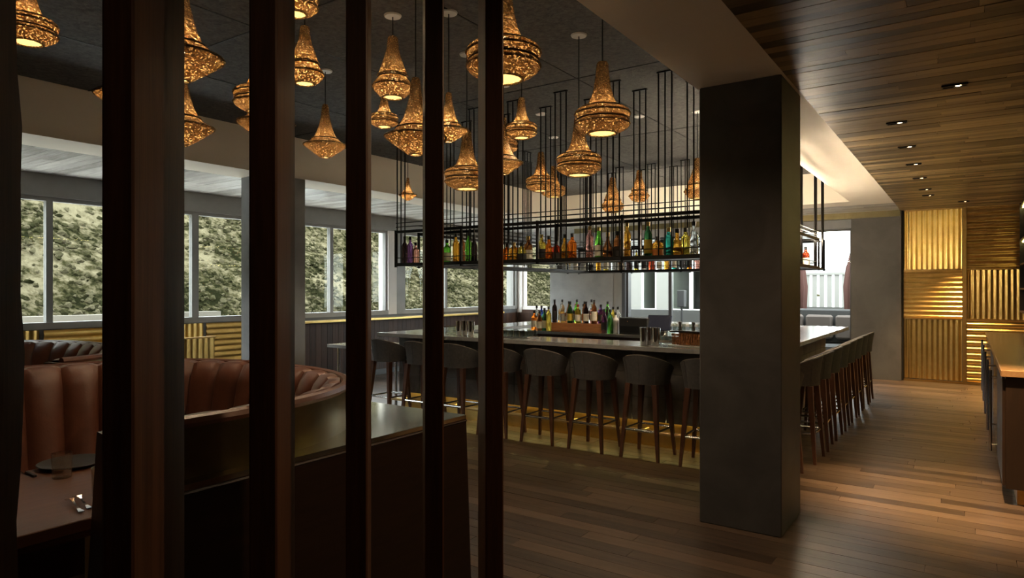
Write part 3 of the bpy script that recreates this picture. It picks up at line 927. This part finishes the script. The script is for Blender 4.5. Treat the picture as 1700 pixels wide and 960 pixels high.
for i, (px, yy, k, c_, lb) in enumerate([(1003, 7.7, 'wine', 'purple', 'label_dark'), (1008, 7.9, 'tall', 'dark', 'paper_label'), (1013, 7.66, 'wine', 'deep green', None), (1022, 7.75, 'spirit', 'white', None), (1026, 7.95, 'tall', 'clear', None), (1018, 7.95, 'tall', 'yellow', None)]):
    p = at_y(px, 547, yy)
    bottle((p.x, yy, 1.04), k, c_, f'{c_} bottle on the back bar between the riser and the till', 'bottles right of the wooden riser', lb)
# till
p = at_y(1035, 548, 7.75)
till = empty('cash_till', (p.x, 7.78, 1.04), 0, 'black cash till with tilted screen on the back bar', 'till')
bx('drawer_case', 'black_matte', 0, .38, -.16, .2, 0, .2, till, b=.006)
bx('drawer_front', 'black_steel', .02, .36, -.172, -.16, .02, .1, till)
MB().lathe([(0, 0), (.008, 0), (.008, .012), (0, .012)], 10).build('lock', 'chrome', till, loc=(.12, -.172, .15))
mb = MB().add([(.36, -.16, .06), (.62, -.1, .06), (.62, -.02, .24), (.36, -.08, .24), (.37, -.13, .05), (.63, -.07, .05), (.63, .01, .23), (.37, -.05, .23)],
              [(0, 1, 2, 3), (4, 7, 6, 5), (0, 4, 5, 1), (1, 5, 6, 2), (2, 6, 7, 3), (3, 7, 4, 0)])
mb.build('screen', 'screen', till)
bx('stand', 'black_matte', .44, .54, -.02, .1, 0, .12, till)

# ------------------------------------------------------------------ things on the front counter
def shaker(loc, label, group, r=.042, h=.17):
    o = MB().lathe([(0, 0), (r * .78, 0), (r * .8, .006), (r * .86, h * .35), (r * .98, h * .95), (r, h), (r - .004, h), (r * .7, .01), (0, .01)], 20, cap=False).build('shaker_tin', 'chrome', smooth=True, loc=loc)
    return tag(o, label, 'shaker', group)
for i, px in enumerate((762, 772, 782)):
    p = at_y(px, 550, BY0 + .28 + .05 * (i % 2)); shaker((p.x, p.y, BZ), f'steel shaker tin on the left stretch of the counter, {ORD[i]} from the left', 'shaker tins on the left')
for i, px in enumerate((1069, 1079, 1089)):
    p = at_y(px, 560, BY0 + .2 + .05 * (i % 2)); shaker((p.x, p.y, BZ), f'polished shaker tin beside the glass jar near the column, {ORD[i]} from the left', 'shaker tins near the column', .044, .175)
p = at_y(748, 545, BY0 + .35)
o = MB().box(-.09, .09, -.06, .06, 0, .012).box(-.09, -.084, -.06, .06, .012, .1).box(.084, .09, -.06, .06, .012, .1).box(-.084, .084, .054, .06, .012, .1).build('napkin_box', 'clear_glass', loc=(p.x, p.y, BZ))
tag(o, 'clear acrylic napkin box on the counter beside the left shaker tins', 'box')
p = at_y(1107, 560, BY0 + .25)
o = MB().lathe([(0, 0), (.07, 0), (.085, .02), (.088, .1), (.07, .14), (.068, .14), (.083, .1), (.08, .022), (0, .012)], 24, cap=False).build('glass_jar', 'clear_glass', smooth=True, loc=(p.x, p.y, BZ))
tag(o, 'clear round glass jar on the counter beside the shaker tins', 'jar')
# caddy of garnish and small glasses
p = at_y(1143, 563, BY0 + .35)
cad = empty('garnish_caddy', (p.x, p.y, BZ), 0, 'amber woven caddy with shelf on the counter next to the column', 'caddy')
bx('tray', 'white_enamel', -.16, .2, -.14, .12, 0, .012, cad, b=.003)
mb = MB()
for i in range(13):
    x = -.13 + i * .024
    for j in range(4):
        mb.box(x, x + .019, -.112 - .006 * ((i + j) % 2), -.095, .015 + j * .028, .04 + j * .028, .003)
mb.build('woven_front', 'block_wood', cad)
bx('back_panel', 'block_wood', -.13, .19, .08, .1, .012, .135, cad)
bx('upper_shelf', 'cabinet_wood', -.15, .2, -.12, .11, .135, .15, cad)
for i in range(7):
    x = -.12 + i * .045
    if i % 3 == 1:
        o = MB().lathe([(0, 0), (.016, 0), (.02, .02), (.012, .05), (.02, .085), (.018, .085), (.008, .05), (0, .045)], 14, cap=False).build('jigger', 'steel', smooth=True, loc=(p.x + x, p.y - .03, BZ + .15))
        tag(o, f'small steel jigger on the caddy shelf, {ORD[i // 3]} from the left', 'jigger', 'jiggers on the caddy')
    else:
        glass_tumbler((p.x + x, p.y + (.03 if i % 2 else -.05), BZ + .15), f'small glass on the caddy shelf, {ORD[i]} piece from the left', .02, .07, 'small glasses on the caddy')
# glass tray: upturned glasses on a rack
p0 = at_y(862, 552, BY0 + .34)
tr = empty('glass_rack', (p0.x, p0.y, BZ), 0, 'steel drip tray on the counter left of the bottle display', 'tray')
bx('tray', 'steel', -.2, .2, -.13, .13, 0, .012, tr, b=.003)
for i in range(9): bx('slat', 'chrome', -.19 + i * .045, -.17 + i * .045, -.12, .12, .012, .018, tr)
n_ = 0
for j in range(3):
    for i in range(5):
        o = MB().lathe([(.032, 0), (.03, .07), (0, .07), (0, .066), (.027, .066), (.029, 0)], 14, cap=False).build('upturned_glass', 'clear_glass', smooth=True, loc=(p0.x - .16 + i * .08, p0.y - .08 + j * .08, BZ + .018))
        tag(o, f'upturned glass on the drip tray, {["front","middle","back"][j]} row, {ORD[i]} from the left', 'glass', 'upturned glasses on the drip tray')

# ------------------------------------------------------------------ bar stools
def make_stool():
    t = empty('bar_stool', (0, 0, 0))
    rows_o, rows_i = [], []
    nth = 25
    def rim(th): return 1.0 - .02 - .135 * (abs(th) / R(112)) ** 1.7
    for k in range(7):
        u = k / 6
        ro_, ri_ = [], []
        for j in range(nth):
            th = R(-112) + R(224) * j / (nth - 1)
            z = .705 + (rim(th) - .705) * u
            r = .2 + .034 * u ** 1.5
            q = lambda rr: (rr * math.sin(th) * 1.04, -rr * math.cos(th) * .96, z)
            ro_.append(q(r)); ri_.append(q(r - .03))
        rows_o.append(ro_); rows_i.append(ri_)
    mb = MB().grid(rows_o).grid(rows_i)
    mb.grid([rows_o[-1], rows_i[-1]]); mb.grid([rows_o[0], rows_i[0]])
    for j in (0, nth - 1): mb.grid([[r[j] for r in rows_o], [r[j] for r in rows_i]])
    br = mb.build('backrest', 'stool_fabric', t, smooth=True)
    pp = [tuple((Vector(a) + Vector(b)) / 2 + Vector((0, 0, .003))) for a, b in zip(rows_o[-1], rows_i[-1])]
    MB().sweep(pp, .0055, 6).build('piping', 'piping', br, smooth=True)
    for th in (R(-42), R(0), R(42)):
        MB().sweep([((.2 + .034 * (k / 5) ** 1.5 + .0005) * math.sin(th) * 1.04, -(.2 + .034 * (k / 5) ** 1.5 + .0005) * math.cos(th) * .96, .71 + (rim(th) - .712) * k / 5) for k in range(6)], .003, 5).build('seam', 'stool_fabric', br)
    MB().lathe([(0, .0), (.18, 0), (.198, .012), (.2, .05), (.185, .072), (.1, .082), (0, .084)], 28, c=(0, .015, .7)).build('seat', 'stool_fabric', t, smooth=True)
    for sx in (-1, 1):
        for sy in (-1, 1):
            MB().tube((sx * .19, sy * .19, 0), (sx * .135, sy * .135, .705), .017, .036, sq=True).build('leg', 'leg_wood', t)
    z = .27; e = .19 - .055 * z / .705
    for a, b in (((-e, -e), (e, -e)), ((e, -e), (e, e)), ((e, e), (-e, e)), ((-e, e), (-e, -e))):
        MB().tube((*a, z), (*b, z), .011, seg=8).build('footrest_bar', 'steel', t, smooth=True)
    return t
st = make_stool()
front_x = [-1.38 - .575 * k for k in range(8, -1, -1)]
spots = [(x, 5.98, 0, 'along the front of the bar') for x in front_x] + [(-1.33, 6.72 + .575 * k, R(90), 'right') for k in range(8)]
rs = random.Random(3)
for i, (x, y, a, wh) in enumerate(spots):
    o = st if i == 0 else copy_tree(st)
    o.location = (x, y, 0); o.rotation_euler = (0, 0, a + R(rs.uniform(-3, 3)))
    if a == 0:
        lab = f'charcoal bar stool along the front of the bar, {ORD[i]} from the left'
        if i == 8: lab = 'charcoal bar stool along the front of the bar, hidden behind the column'
    else:
        lab = f'charcoal bar stool along the right side of the bar, {ORD[i - 9]} from the column'
    tag(o, lab, 'stool', 'charcoal bar stools')

# ------------------------------------------------------------------ pendants
PA = [(.27, 0), (.30, .03), (.40, .075), (.475, .13), (.495, .18), (.485, .225), (.462, .245), (.462, .26), (.49, .28), (.5, .36), (.485, .415), (.46, .435), (.345, .48), (.25, .56), (.195, .68), (.155, .84), (.125, 1.05), (.105, 1.26), (.085, 1.3), (.02, 1.3)]
PB = [(.11, 0), (.13, .015), (.33, .155), (.47, .26), (.5, .295), (.485, .315), (.37, .37), (.27, .47), (.2, .6), (.15, .76), (.105, .96), (.075, 1.22), (.055, 1.26), (.015, 1.26)]
PC = [(.26, 0), (.34, .06), (.46, .19), (.5, .275), (.485, .33), (.42, .41), (.37, .47), (.355, .51), (.37, .55), (.30, .74), (.215, .98), (.15, 1.22), (.125, 1.48), (.1, 1.52), (.02, 1.52)]
PROF = {'A': PA, 'B': PB, 'C': PC}
pm = {}
def pendant(px, ybot, width, d, kind, label, power=28):
    D = width * d / FPX
    prof = PROF[kind]
    base = at_d(px, ybot, d)
    zt = base.z + prof[-1][1] * D
    if zt > ZH - .03: base.z -= zt - (ZH - .03)
    t = empty('pendant_lamp', base, random.uniform(0, 6.28), label, 'lamp', 'woven pendant lamps')
    # refine profile
    pr = [(r * D, z * D) for r, z in prof]
    mb = MB().lathe(pr, 28, cap=False)
    mb.lathe([(max(.004, r - .006), z) for r, z in pr[:-1]], 28, cap=False)
    mb.lathe([pr[0], (pr[0][0] - .006, pr[0][1])], 28, cap=False)
    sh = mb.build('shade', 'wicker', t, smooth=True, fix=False)
    rib = [i for i, (r, z) in enumerate(prof) if i and i < len(prof) - 3 and (prof[i - 1][0] < r and prof[i + 1][0] <= r)]
    for i in rib:
        MB().sweep([((pr[i][0]) * math.cos(k * math.pi / 14), (pr[i][0]) * math.sin(k * math.pi / 14), pr[i][1]) for k in range(28)], .006, 5, closed=True).build('hoop', 'wicker', sh, smooth=True)
    for rr_, zz_ in {'A': ((.47, .2525), (.40, .46)), 'B': ((.30, .44),), 'C': ((.362, .51),)}[kind]:
        MB().sweep([(rr_ * D * math.cos(k * math.pi / 14), rr_ * D * math.sin(k * math.pi / 14), zz_ * D) for k in range(28)], .016 * D, 5, closed=True).build('dark_binding', 'wicker_dark', sh, smooth=True)
    r0 = pr[0][0]
    MB().lathe([(r0, 0), (r0 + .002, .004), (r0 - .012, .006), (r0 - .012, 0)], 28, cap=False).build('rim_ring', 'wicker', sh)
    MB().lathe([(0, .014), (r0 - .004, .014), (r0 - .004, .018), (0, .018)], 24, cap=False).build('diffuser', 'lamp_diffuser', t)
    zb = .24 * D
    MB().lathe([(0, -.025), (.018, -.018), (.025, 0), (.018, .02), (.012, .035), (.012, .06), (0, .06)], 12, c=(0, 0, zb + .06), cap=False).build('bulb', 'lamp_bulb', t, smooth=True)
    light('POINT', 'bulb_light', (0, 0, zb + .05), power, (1, .72, .4), t, shadow_soft_size=.035)
    light('SPOT', 'opening_light', (0, 0, .008), power * .3, (1, .74, .46), t, spot_size=R(160), spot_blend=.6, shadow_soft_size=max(.03, r0 - .02))
    MB().tube((0, 0, pr[-1][1] - .005), (0, 0, ZH - base.z - .01), .004, seg=6).build('cord', 'black_matte', t)
    MB().lathe([(0, -.012), (.055, -.012), (.06, -.004), (.06, 0), (0, 0)], 20, c=(0, 0, ZH - base.z), cap=False).build('ceiling_rose', 'white_enamel', t, smooth=True)
    return t
L_ = [(45, 72, 88, 3.6, 'A', 'wicker pendant lamp at the top left corner beside the wavy fin'),
      (300, 135, 134, 3.0, 'B', 'large flared wicker pendant right of the broad second fin'),
      (300, 242, 104, 3.9, 'B', 'flared wicker pendant low behind the broad second fin'),
      (206, 185, 88, 4.5, 'B', 'wicker pendant almost hidden by the left edge of the second fin'),
      (432, 187, 84, 3.5, 'A', 'ringed wicker pendant left of the third fin'),
      (442, 232, 92, 4.4, 'B', 'flared wicker pendant under the ringed one left of the third fin'),
      (491, 25, 72, 3.5, 'A', 'wicker pendant cut by the top edge right of the third fin'),
      (506, 140, 63, 4.4, 'C', 'tall necked wicker pendant right of the third fin'),
      (540, 262, 70, 5.7, 'B', 'top-shaped wicker pendant hanging alone between third and fourth fins'),
      (652, 163, 67, 4.55, 'C', 'long necked wicker pendant between the fourth and fifth fins'),
      (638, 200, 46, 6.2, 'A', 'small ringed wicker pendant below the long necked one'),
      (690, 258, 102, 3.9, 'B', 'large flared wicker pendant behind the fifth fin'),
      (677, 333, 30, 8.2, 'B', 'tiny wicker pendant low beside the fifth fin'),
      (745, 236, 65, 4.5, 'B', 'flared wicker pendant right of the fifth fin'),
      (775, 315, 74, 5.3, 'A', 'banded wicker pendant left of the last fin'),
      (836, 133, 124, 3.2, 'A', 'biggest ringed wicker pendant crossing the last fin'),
      (866, 230, 52, 5.4, 'A', 'small ringed wicker pendant right of the last fin'),
      (836, 255, 46, 6.1, 'A', 'ringed wicker pendant half hidden by the last fin'),
      (836, 290, 66, 5.4, 'B', 'flared wicker pendant below the one half hidden by the last fin'),
      (898, 318, 50, 7.1, 'A', 'pale ringed wicker pendant above the front bottles'),
      (919, 328, 40, 8.2, 'A', 'small wicker pendant behind the pale ringed one'),
      (1000, 223, 92, 4.3, 'A', 'big ringed wicker pendant with bright opening left of the charcoal column'),
      (961, 292, 75, 4.9, 'A', 'ringed wicker pendant below and left of the big ringed one'),
      (1017, 353, 38, 7.8, 'C', 'small pale wicker pendant just above the rack rails'),
      (1061, 335, 34, 7.2, 'C', 'pale long necked pendant among the rack rods'),
      (1158, 330, 44, 7.0, 'C', 'pale pendant half hidden by the charcoal column')]
for a in L_: pendant(*a)

# ------------------------------------------------------------------ recessed downlights
DL = [(1585, 141, 900), (1489, 203, 9), (1506, 243, 9), (1517, 272, 9), (1527, 295, 9), (1536, 314, 9), (1541, 324, 9), (1600, 334, 620)]
for i, (px, py, pw) in enumerate(DL):
    p = at_z(px, py, ZL)
    t = empty('recessed_downlight', (p.x, p.y, ZL), 0, f'small rectangular recessed downlight in the wood ceiling, {ORD[i]} from the camera', 'downlight', 'downlights in the wood ceiling')
    mb = MB().box(-.075, .075, -.03, -.022, -.012, 0).box(-.075, .075, .022, .03, -.012, 0).box(-.075, -.067, -.022, .022, -.012, 0).box(.067, .075, -.022, .022, -.012, 0)
    mb.build('trim', 'black_steel', t)
    bx('well', 'black_matte', -.067, .067, -.022, .022, -.006, -.004, t)
    MB().lathe([(0, -.009), (.016, -.009), (.018, -.006), (0, -.006)], 12, c=(.02, 0, 0), cap=False).build('lens', 'downlight_lens', t)
    l = light('SPOT', 'downlight_beam', (0, 0, -.03), pw, (1, .62, .28), t, spot_size=R(50 if i == 0 else 80), spot_blend=.9, shadow_soft_size=.03)
    if i == 0: l.rotation_euler = (R(10), 0, 0)

for i, (x_, y_, w_) in enumerate(((-.1, 2.6, 55), (-.05, .15, 4))):     # the same row goes on over the aisle beside the fins
    t = empty('recessed_downlight', (x_, y_, ZL), 0, ['small rectangular recessed downlight in the ceiling between the fins and the column', 'small rectangular recessed downlight in the ceiling beside the nearest fin'][i], 'downlight', 'downlights over the near aisle')
    MB().box(-.075, .075, -.03, -.022, -.012, 0).box(-.075, .075, .022, .03, -.012, 0).box(-.075, -.067, -.022, .022, -.012, 0).box(.067, .075, -.022, .022, -.012, 0).build('trim', 'black_steel', t)
    MB().lathe([(0, -.009), (.016, -.009), (.018, -.006), (0, -.006)], 12, c=(.02, 0, 0), cap=False).build('lens', 'downlight_lens', t)
    light('SPOT', 'downlight_beam', (0, 0, -.03), w_, (1, .6, .32), t, spot_size=R(155), spot_blend=.5, shadow_soft_size=.03)

# ------------------------------------------------------------------ service cabinet on the right
cb = empty('service_cabinet', (.21, 6.1, 0), 0, 'dark service cabinet with glossy wood top and steel pulls along the right wall', 'cabinet')
CL = 5.2
bx('body', 'cabinet_wood', .02, .74, .02, CL, .12, .95, cb)
bx('countertop', 'top_wood', -.01, .76, -.01, CL + .02, .95, 1.0, cb, b=.004)
bx('toe_kick', 'brass_dim', .09, .7, .07, CL, 0, .12, cb)
nd = 5
for i in range(nd):
    a = .03 + i * (CL - .03) / nd; b_ = a + (CL - .03) / nd - .012
    dr = bx('door', 'cabinet_wood' if i in (0, 2) else 'screen', 0, .02, a, b_, .14, .93, cb, b=.002)
    mb = MB().tube((-.05, b_ - .08, .2), (-.05, b_ - .08, .9), .012, seg=10)
    mb.tube((-.05, b_ - .08, .26), (0, b_ - .08, .26), .008, seg=8).tube((-.05, b_ - .08, .84), (0, b_ - .08, .84), .008, seg=8)
    mb.build('handle', 'steel', dr, smooth=True)
# shelving above
sv = empty('wall_shelving', (XR, 6.5, 0), 0, 'dark wall shelving with warm lit red niches above the service cabinet', 'shelving')
for i in range(6): bx('upright', 'black_steel', -.31, 0, i * 1.32 - .012, i * 1.32 + .012, 1.25, 2.95, sv)
for z in (1.25, 1.6, 1.98, 2.36, 2.9): bx('shelf', 'cabinet_wood', -.31, -.01, 0, 6.6, z - .012, z + .012, sv)
bx('back_panel', 'red_panel', -.012, 0, 0, 6.6, 1.25, 2.92, sv)
for z in (2.33, 2.87): bx('light_strip', 'led_warm', -.28, -.265, .05, 6.55, z, z + .012, sv)

# ------------------------------------------------------------------ outside
gnd = struct(bx('ground', 'concrete', -40, 30, YB + .3, 70, -.3, -.05))
struct(bx('ground', 'bounce_paving', -14.3, XW - .25, -20, 70, -.32, -.06))  # unseen ground, made pale to bounce daylight up onto the plank ceiling
# hill
mb = MB(); rows = []
NXh, NYh = 90, 130
def hz(x, y):
    d = max(0, -14.2 - x)
    k = 1 - math.exp(-d * .6)
    return .75 + d * .55 + k * (1.2 * noise.noise(Vector((x * .12, y * .12, 0))) + .5 * noise.noise(Vector((x * .4, y * .4, 3))) + .2 * noise.noise(Vector((x * 1.3, y * 1.3, 7))))
for i in range(NXh + 1):
    x = -14.2 - 50 * (i / NXh) ** 1.5
    rows.append([(x, -24 + 110 * j / NYh, hz(x, -24 + 110 * j / NYh)) for j in range(NYh + 1)])
hl = mb.grid(rows).build('hillside', 'hill_soil', smooth=True, fix=False)
struct(hl)
rr = random.Random(11)
ico = []
ph = (1 + 5 ** .5) / 2
iv = [Vector(v).normalized() for v in [(-1, ph, 0), (1, ph, 0), (-1, -ph, 0), (1, -ph, 0), (0, -1, ph), (0, 1, ph), (0, -1, -ph), (0, 1, -ph), (ph, 0, -1), (ph, 0, 1), (-ph, 0, -1), (-ph, 0, 1)]]
ifc = [(0, 11, 5), (0, 5, 1), (0, 1, 7), (0, 7, 10), (0, 10, 11), (1, 5, 9), (5, 11, 4), (11, 10, 2), (10, 7, 6), (7, 1, 8), (3, 9, 4), (3, 4, 2), (3, 2, 6), (3, 6, 8), (3, 8, 9), (4, 9, 5), (2, 4, 11), (6, 2, 10), (8, 6, 7), (9, 8, 1)]
def scrub(n, xr, yr, smin, smax, name, mat, lab, zf):
    mb = MB()
    for i in range(n):
        x = xr[0] + (xr[1] - xr[0]) * rr.random() ** 1.6; y = rr.uniform(*yr)
        s = rr.uniform(smin, smax)
        z = zf(x, y)
        for c_ in range(1):
            o = Vector((0, 0, s * .15))
            q = s
            mb.add([Vector((x, y, z)) + o + Vector((v.x * q * rr.uniform(.4, 1.5), v.y * q * rr.uniform(.4, 1.5), v.z * q * rr.uniform(.5, 1.4))) for v in iv], ifc)
    o = mb.build(name, mat, fix=False)
    return tag(o, lab, 'scrub', kind='stuff')
scrub(34000, (-14.5, -40), (-8, 52), .025, .085, 'hill_scrub', 'scrub_leaf', 'dry tan scrub covering the hillside outside the windows', hz)
scrub(900, (-13.0, -13.55), (6, 40), .12, .3, 'green_brush', 'scrub_green', 'green brush at the foot of the hillside outside the windows', lambda x, y: .3)
rw = bx('retaining_wall', 'retaining_wall', -14.15, -13.9, -14, 8.6, -.1, 1.1)
tag(rw, 'low pale retaining wall at the foot of the hill outside', 'wall')
# white wing across the patio
wg = empty('white_building', (-8.9, 19.2, 0), 0, 'white building wing with tall windows seen across the patio', 'building')
bx('wall', 'white_wall', 0, 5.0, 0, 3, -.05, .95, wg); bx('wall', 'white_wall', 0, .55, 0, 3, .95, 3.4, wg); bx('wall', 'white_wall', 1.05, 1.5, 0, 3, .95, 3.4, wg)
bx('wall', 'white_wall', 2.75, 5.0, 0, 3, .95, 3.4, wg); bx('wall', 'white_wall', .55, 2.75, 0, 3, 2.7, 3.4, wg)
for a, b_ in ((.55, 1.05), (1.5, 2.12), (2.12, 2.75)):
    wn = MB().box(a, a + .05, .02, .1, .95, 2.7).box(b_ - .05, b_, .02, .1, .95, 2.7).box(a + .05, b_ - .05, .02, .1, .95, 1.0).box(a + .05, b_ - .05, .02, .1, 2.65, 2.7).build('window', 'jamb_white', wg)
    bx('pane', 'window_glass', a + .05, b_ - .05, .05, .06, 1.0, 2.65, wn)
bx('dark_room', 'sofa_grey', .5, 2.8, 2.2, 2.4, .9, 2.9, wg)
# low grey planter wall between
lwall = bx('planter_wall', 'concrete', -7.9, -3.2, 16.6, 17.0, -.05, 1.05); tag(lwall, 'low grey planter wall on the patio behind the glass doors', 'planter')
hp = empty('patio_heater', (-5.95, 16.2, -.05), 0, 'black slim patio heater with square hood outside the glass doors', 'heater')
bx('base', 'black_matte', -.2, .2, -.2, .2, 0, .08, hp); MB().tube((0, 0, .08), (0, 0, 1.2), .03, seg=8).build('pole', 'black_matte', hp)
bx('hood', 'black_matte', -.09, .09, -.09, .09, 1.2, 1.62, hp, b=.01)
# slatted white screen
fe = empty('slat_screen', (-3.6, 18.0, 0), 0, 'pale slatted patio screen seen through the opening right of the column', 'fence')
bx('base_wall', 'concrete', 0, 3.4, -.1, .1, -.05, 1.15, fe)
bx('top_rail', 'white_wall', 0, 3.4, -.05, .05, 1.95, 2.0, fe)
sm = MB().box(-.05, .05, -.02, .02, 1.15, 1.95, .004).mesh('slat', 'white_wall')
for i in range(20): link_mesh('slat', sm, fe, (.09 + i * .17, 0, 0))
# sofa
sf = empty('patio_sofa', (-2.6, 15.2, -.05), 0, 'dark grey outdoor sofa with tan cushions on the patio', 'sofa')
bx('base', 'sofa_grey', -.9, .9, -.4, .4, 0, .5, sf, b=.03); bx('backrest', 'sofa_grey', -.9, .9, .25, .45, .5, 1.22, sf, b=.03)
bx('arm', 'sofa_grey', -1.05, -.9, -.4, .45, .1, 1.0, sf, b=.03); bx('arm', 'sofa_grey', .9, 1.05, -.4, .45, .1, 1.0, sf, b=.03)
for i in range(3): bx('cushion', 'cushion_tan', -.85 + i * .58, -.33 + i * .58, .05, .24, .6, 1.1, sf, b=.04)
for i, (px, lab) in enumerate(((1327, 'closed rust red patio umbrella just right of the column'), (1415, 'closed rust red patio umbrella at the edge of the grey wall'))):
    p = at_y(px, 480, 16.3)
    u = empty('patio_umbrella', (p.x, 16.3, -.05), 0, lab, 'umbrella', 'closed patio umbrellas')
    MB().tube((0, 0, 0), (0, 0, 2.55), .025, seg=8).build('pole', 'white_wall', u)
    rows = []
    for z, r in ((1.05, .1), (1.1, .13), (1.7, .15), (2.1, .11), (2.45, .04), (2.5, .02)):
        rows.append([(r * (1 + .22 * math.cos(8 * k * math.pi / 16)) * math.cos(k * math.pi / 16), r * (1 + .22 * math.cos(8 * k * math.pi / 16)) * math.sin(k * math.pi / 16), z) for k in range(32)])
    MB().grid(rows, closed=True).build('canopy', 'umbrella_red', u, smooth=True)
    MB().lathe([(0, 0), (.26, 0), (.26, .05), (.05, .09), (0, .09)], 16).build('base', 'concrete', u)
# far hills
mb = MB(); rows = [[], []]
for i in range(61):
    x = -130 + 260 * i / 60
    h_ = 9 + 7 * noise.noise(Vector((x * .018, 1.3, 0))) + 3 * noise.noise(Vector((x * .06, 4, 0)))
    rows[0].append((x, 190, -6)); rows[1].append((x, 260, h_))
rows.append([(x, y + 60, -6) for x, y, z in rows[1]])
hm = mb.grid(rows).build('far_mountains', 'mountain_haze', smooth=True, fix=False)
tag(hm, 'hazy mountain ridge on the skyline through the right opening', 'mountain')
struct(bx('ground', 'hill_soil', -150, 150, 70, 330, -6.2, -6))
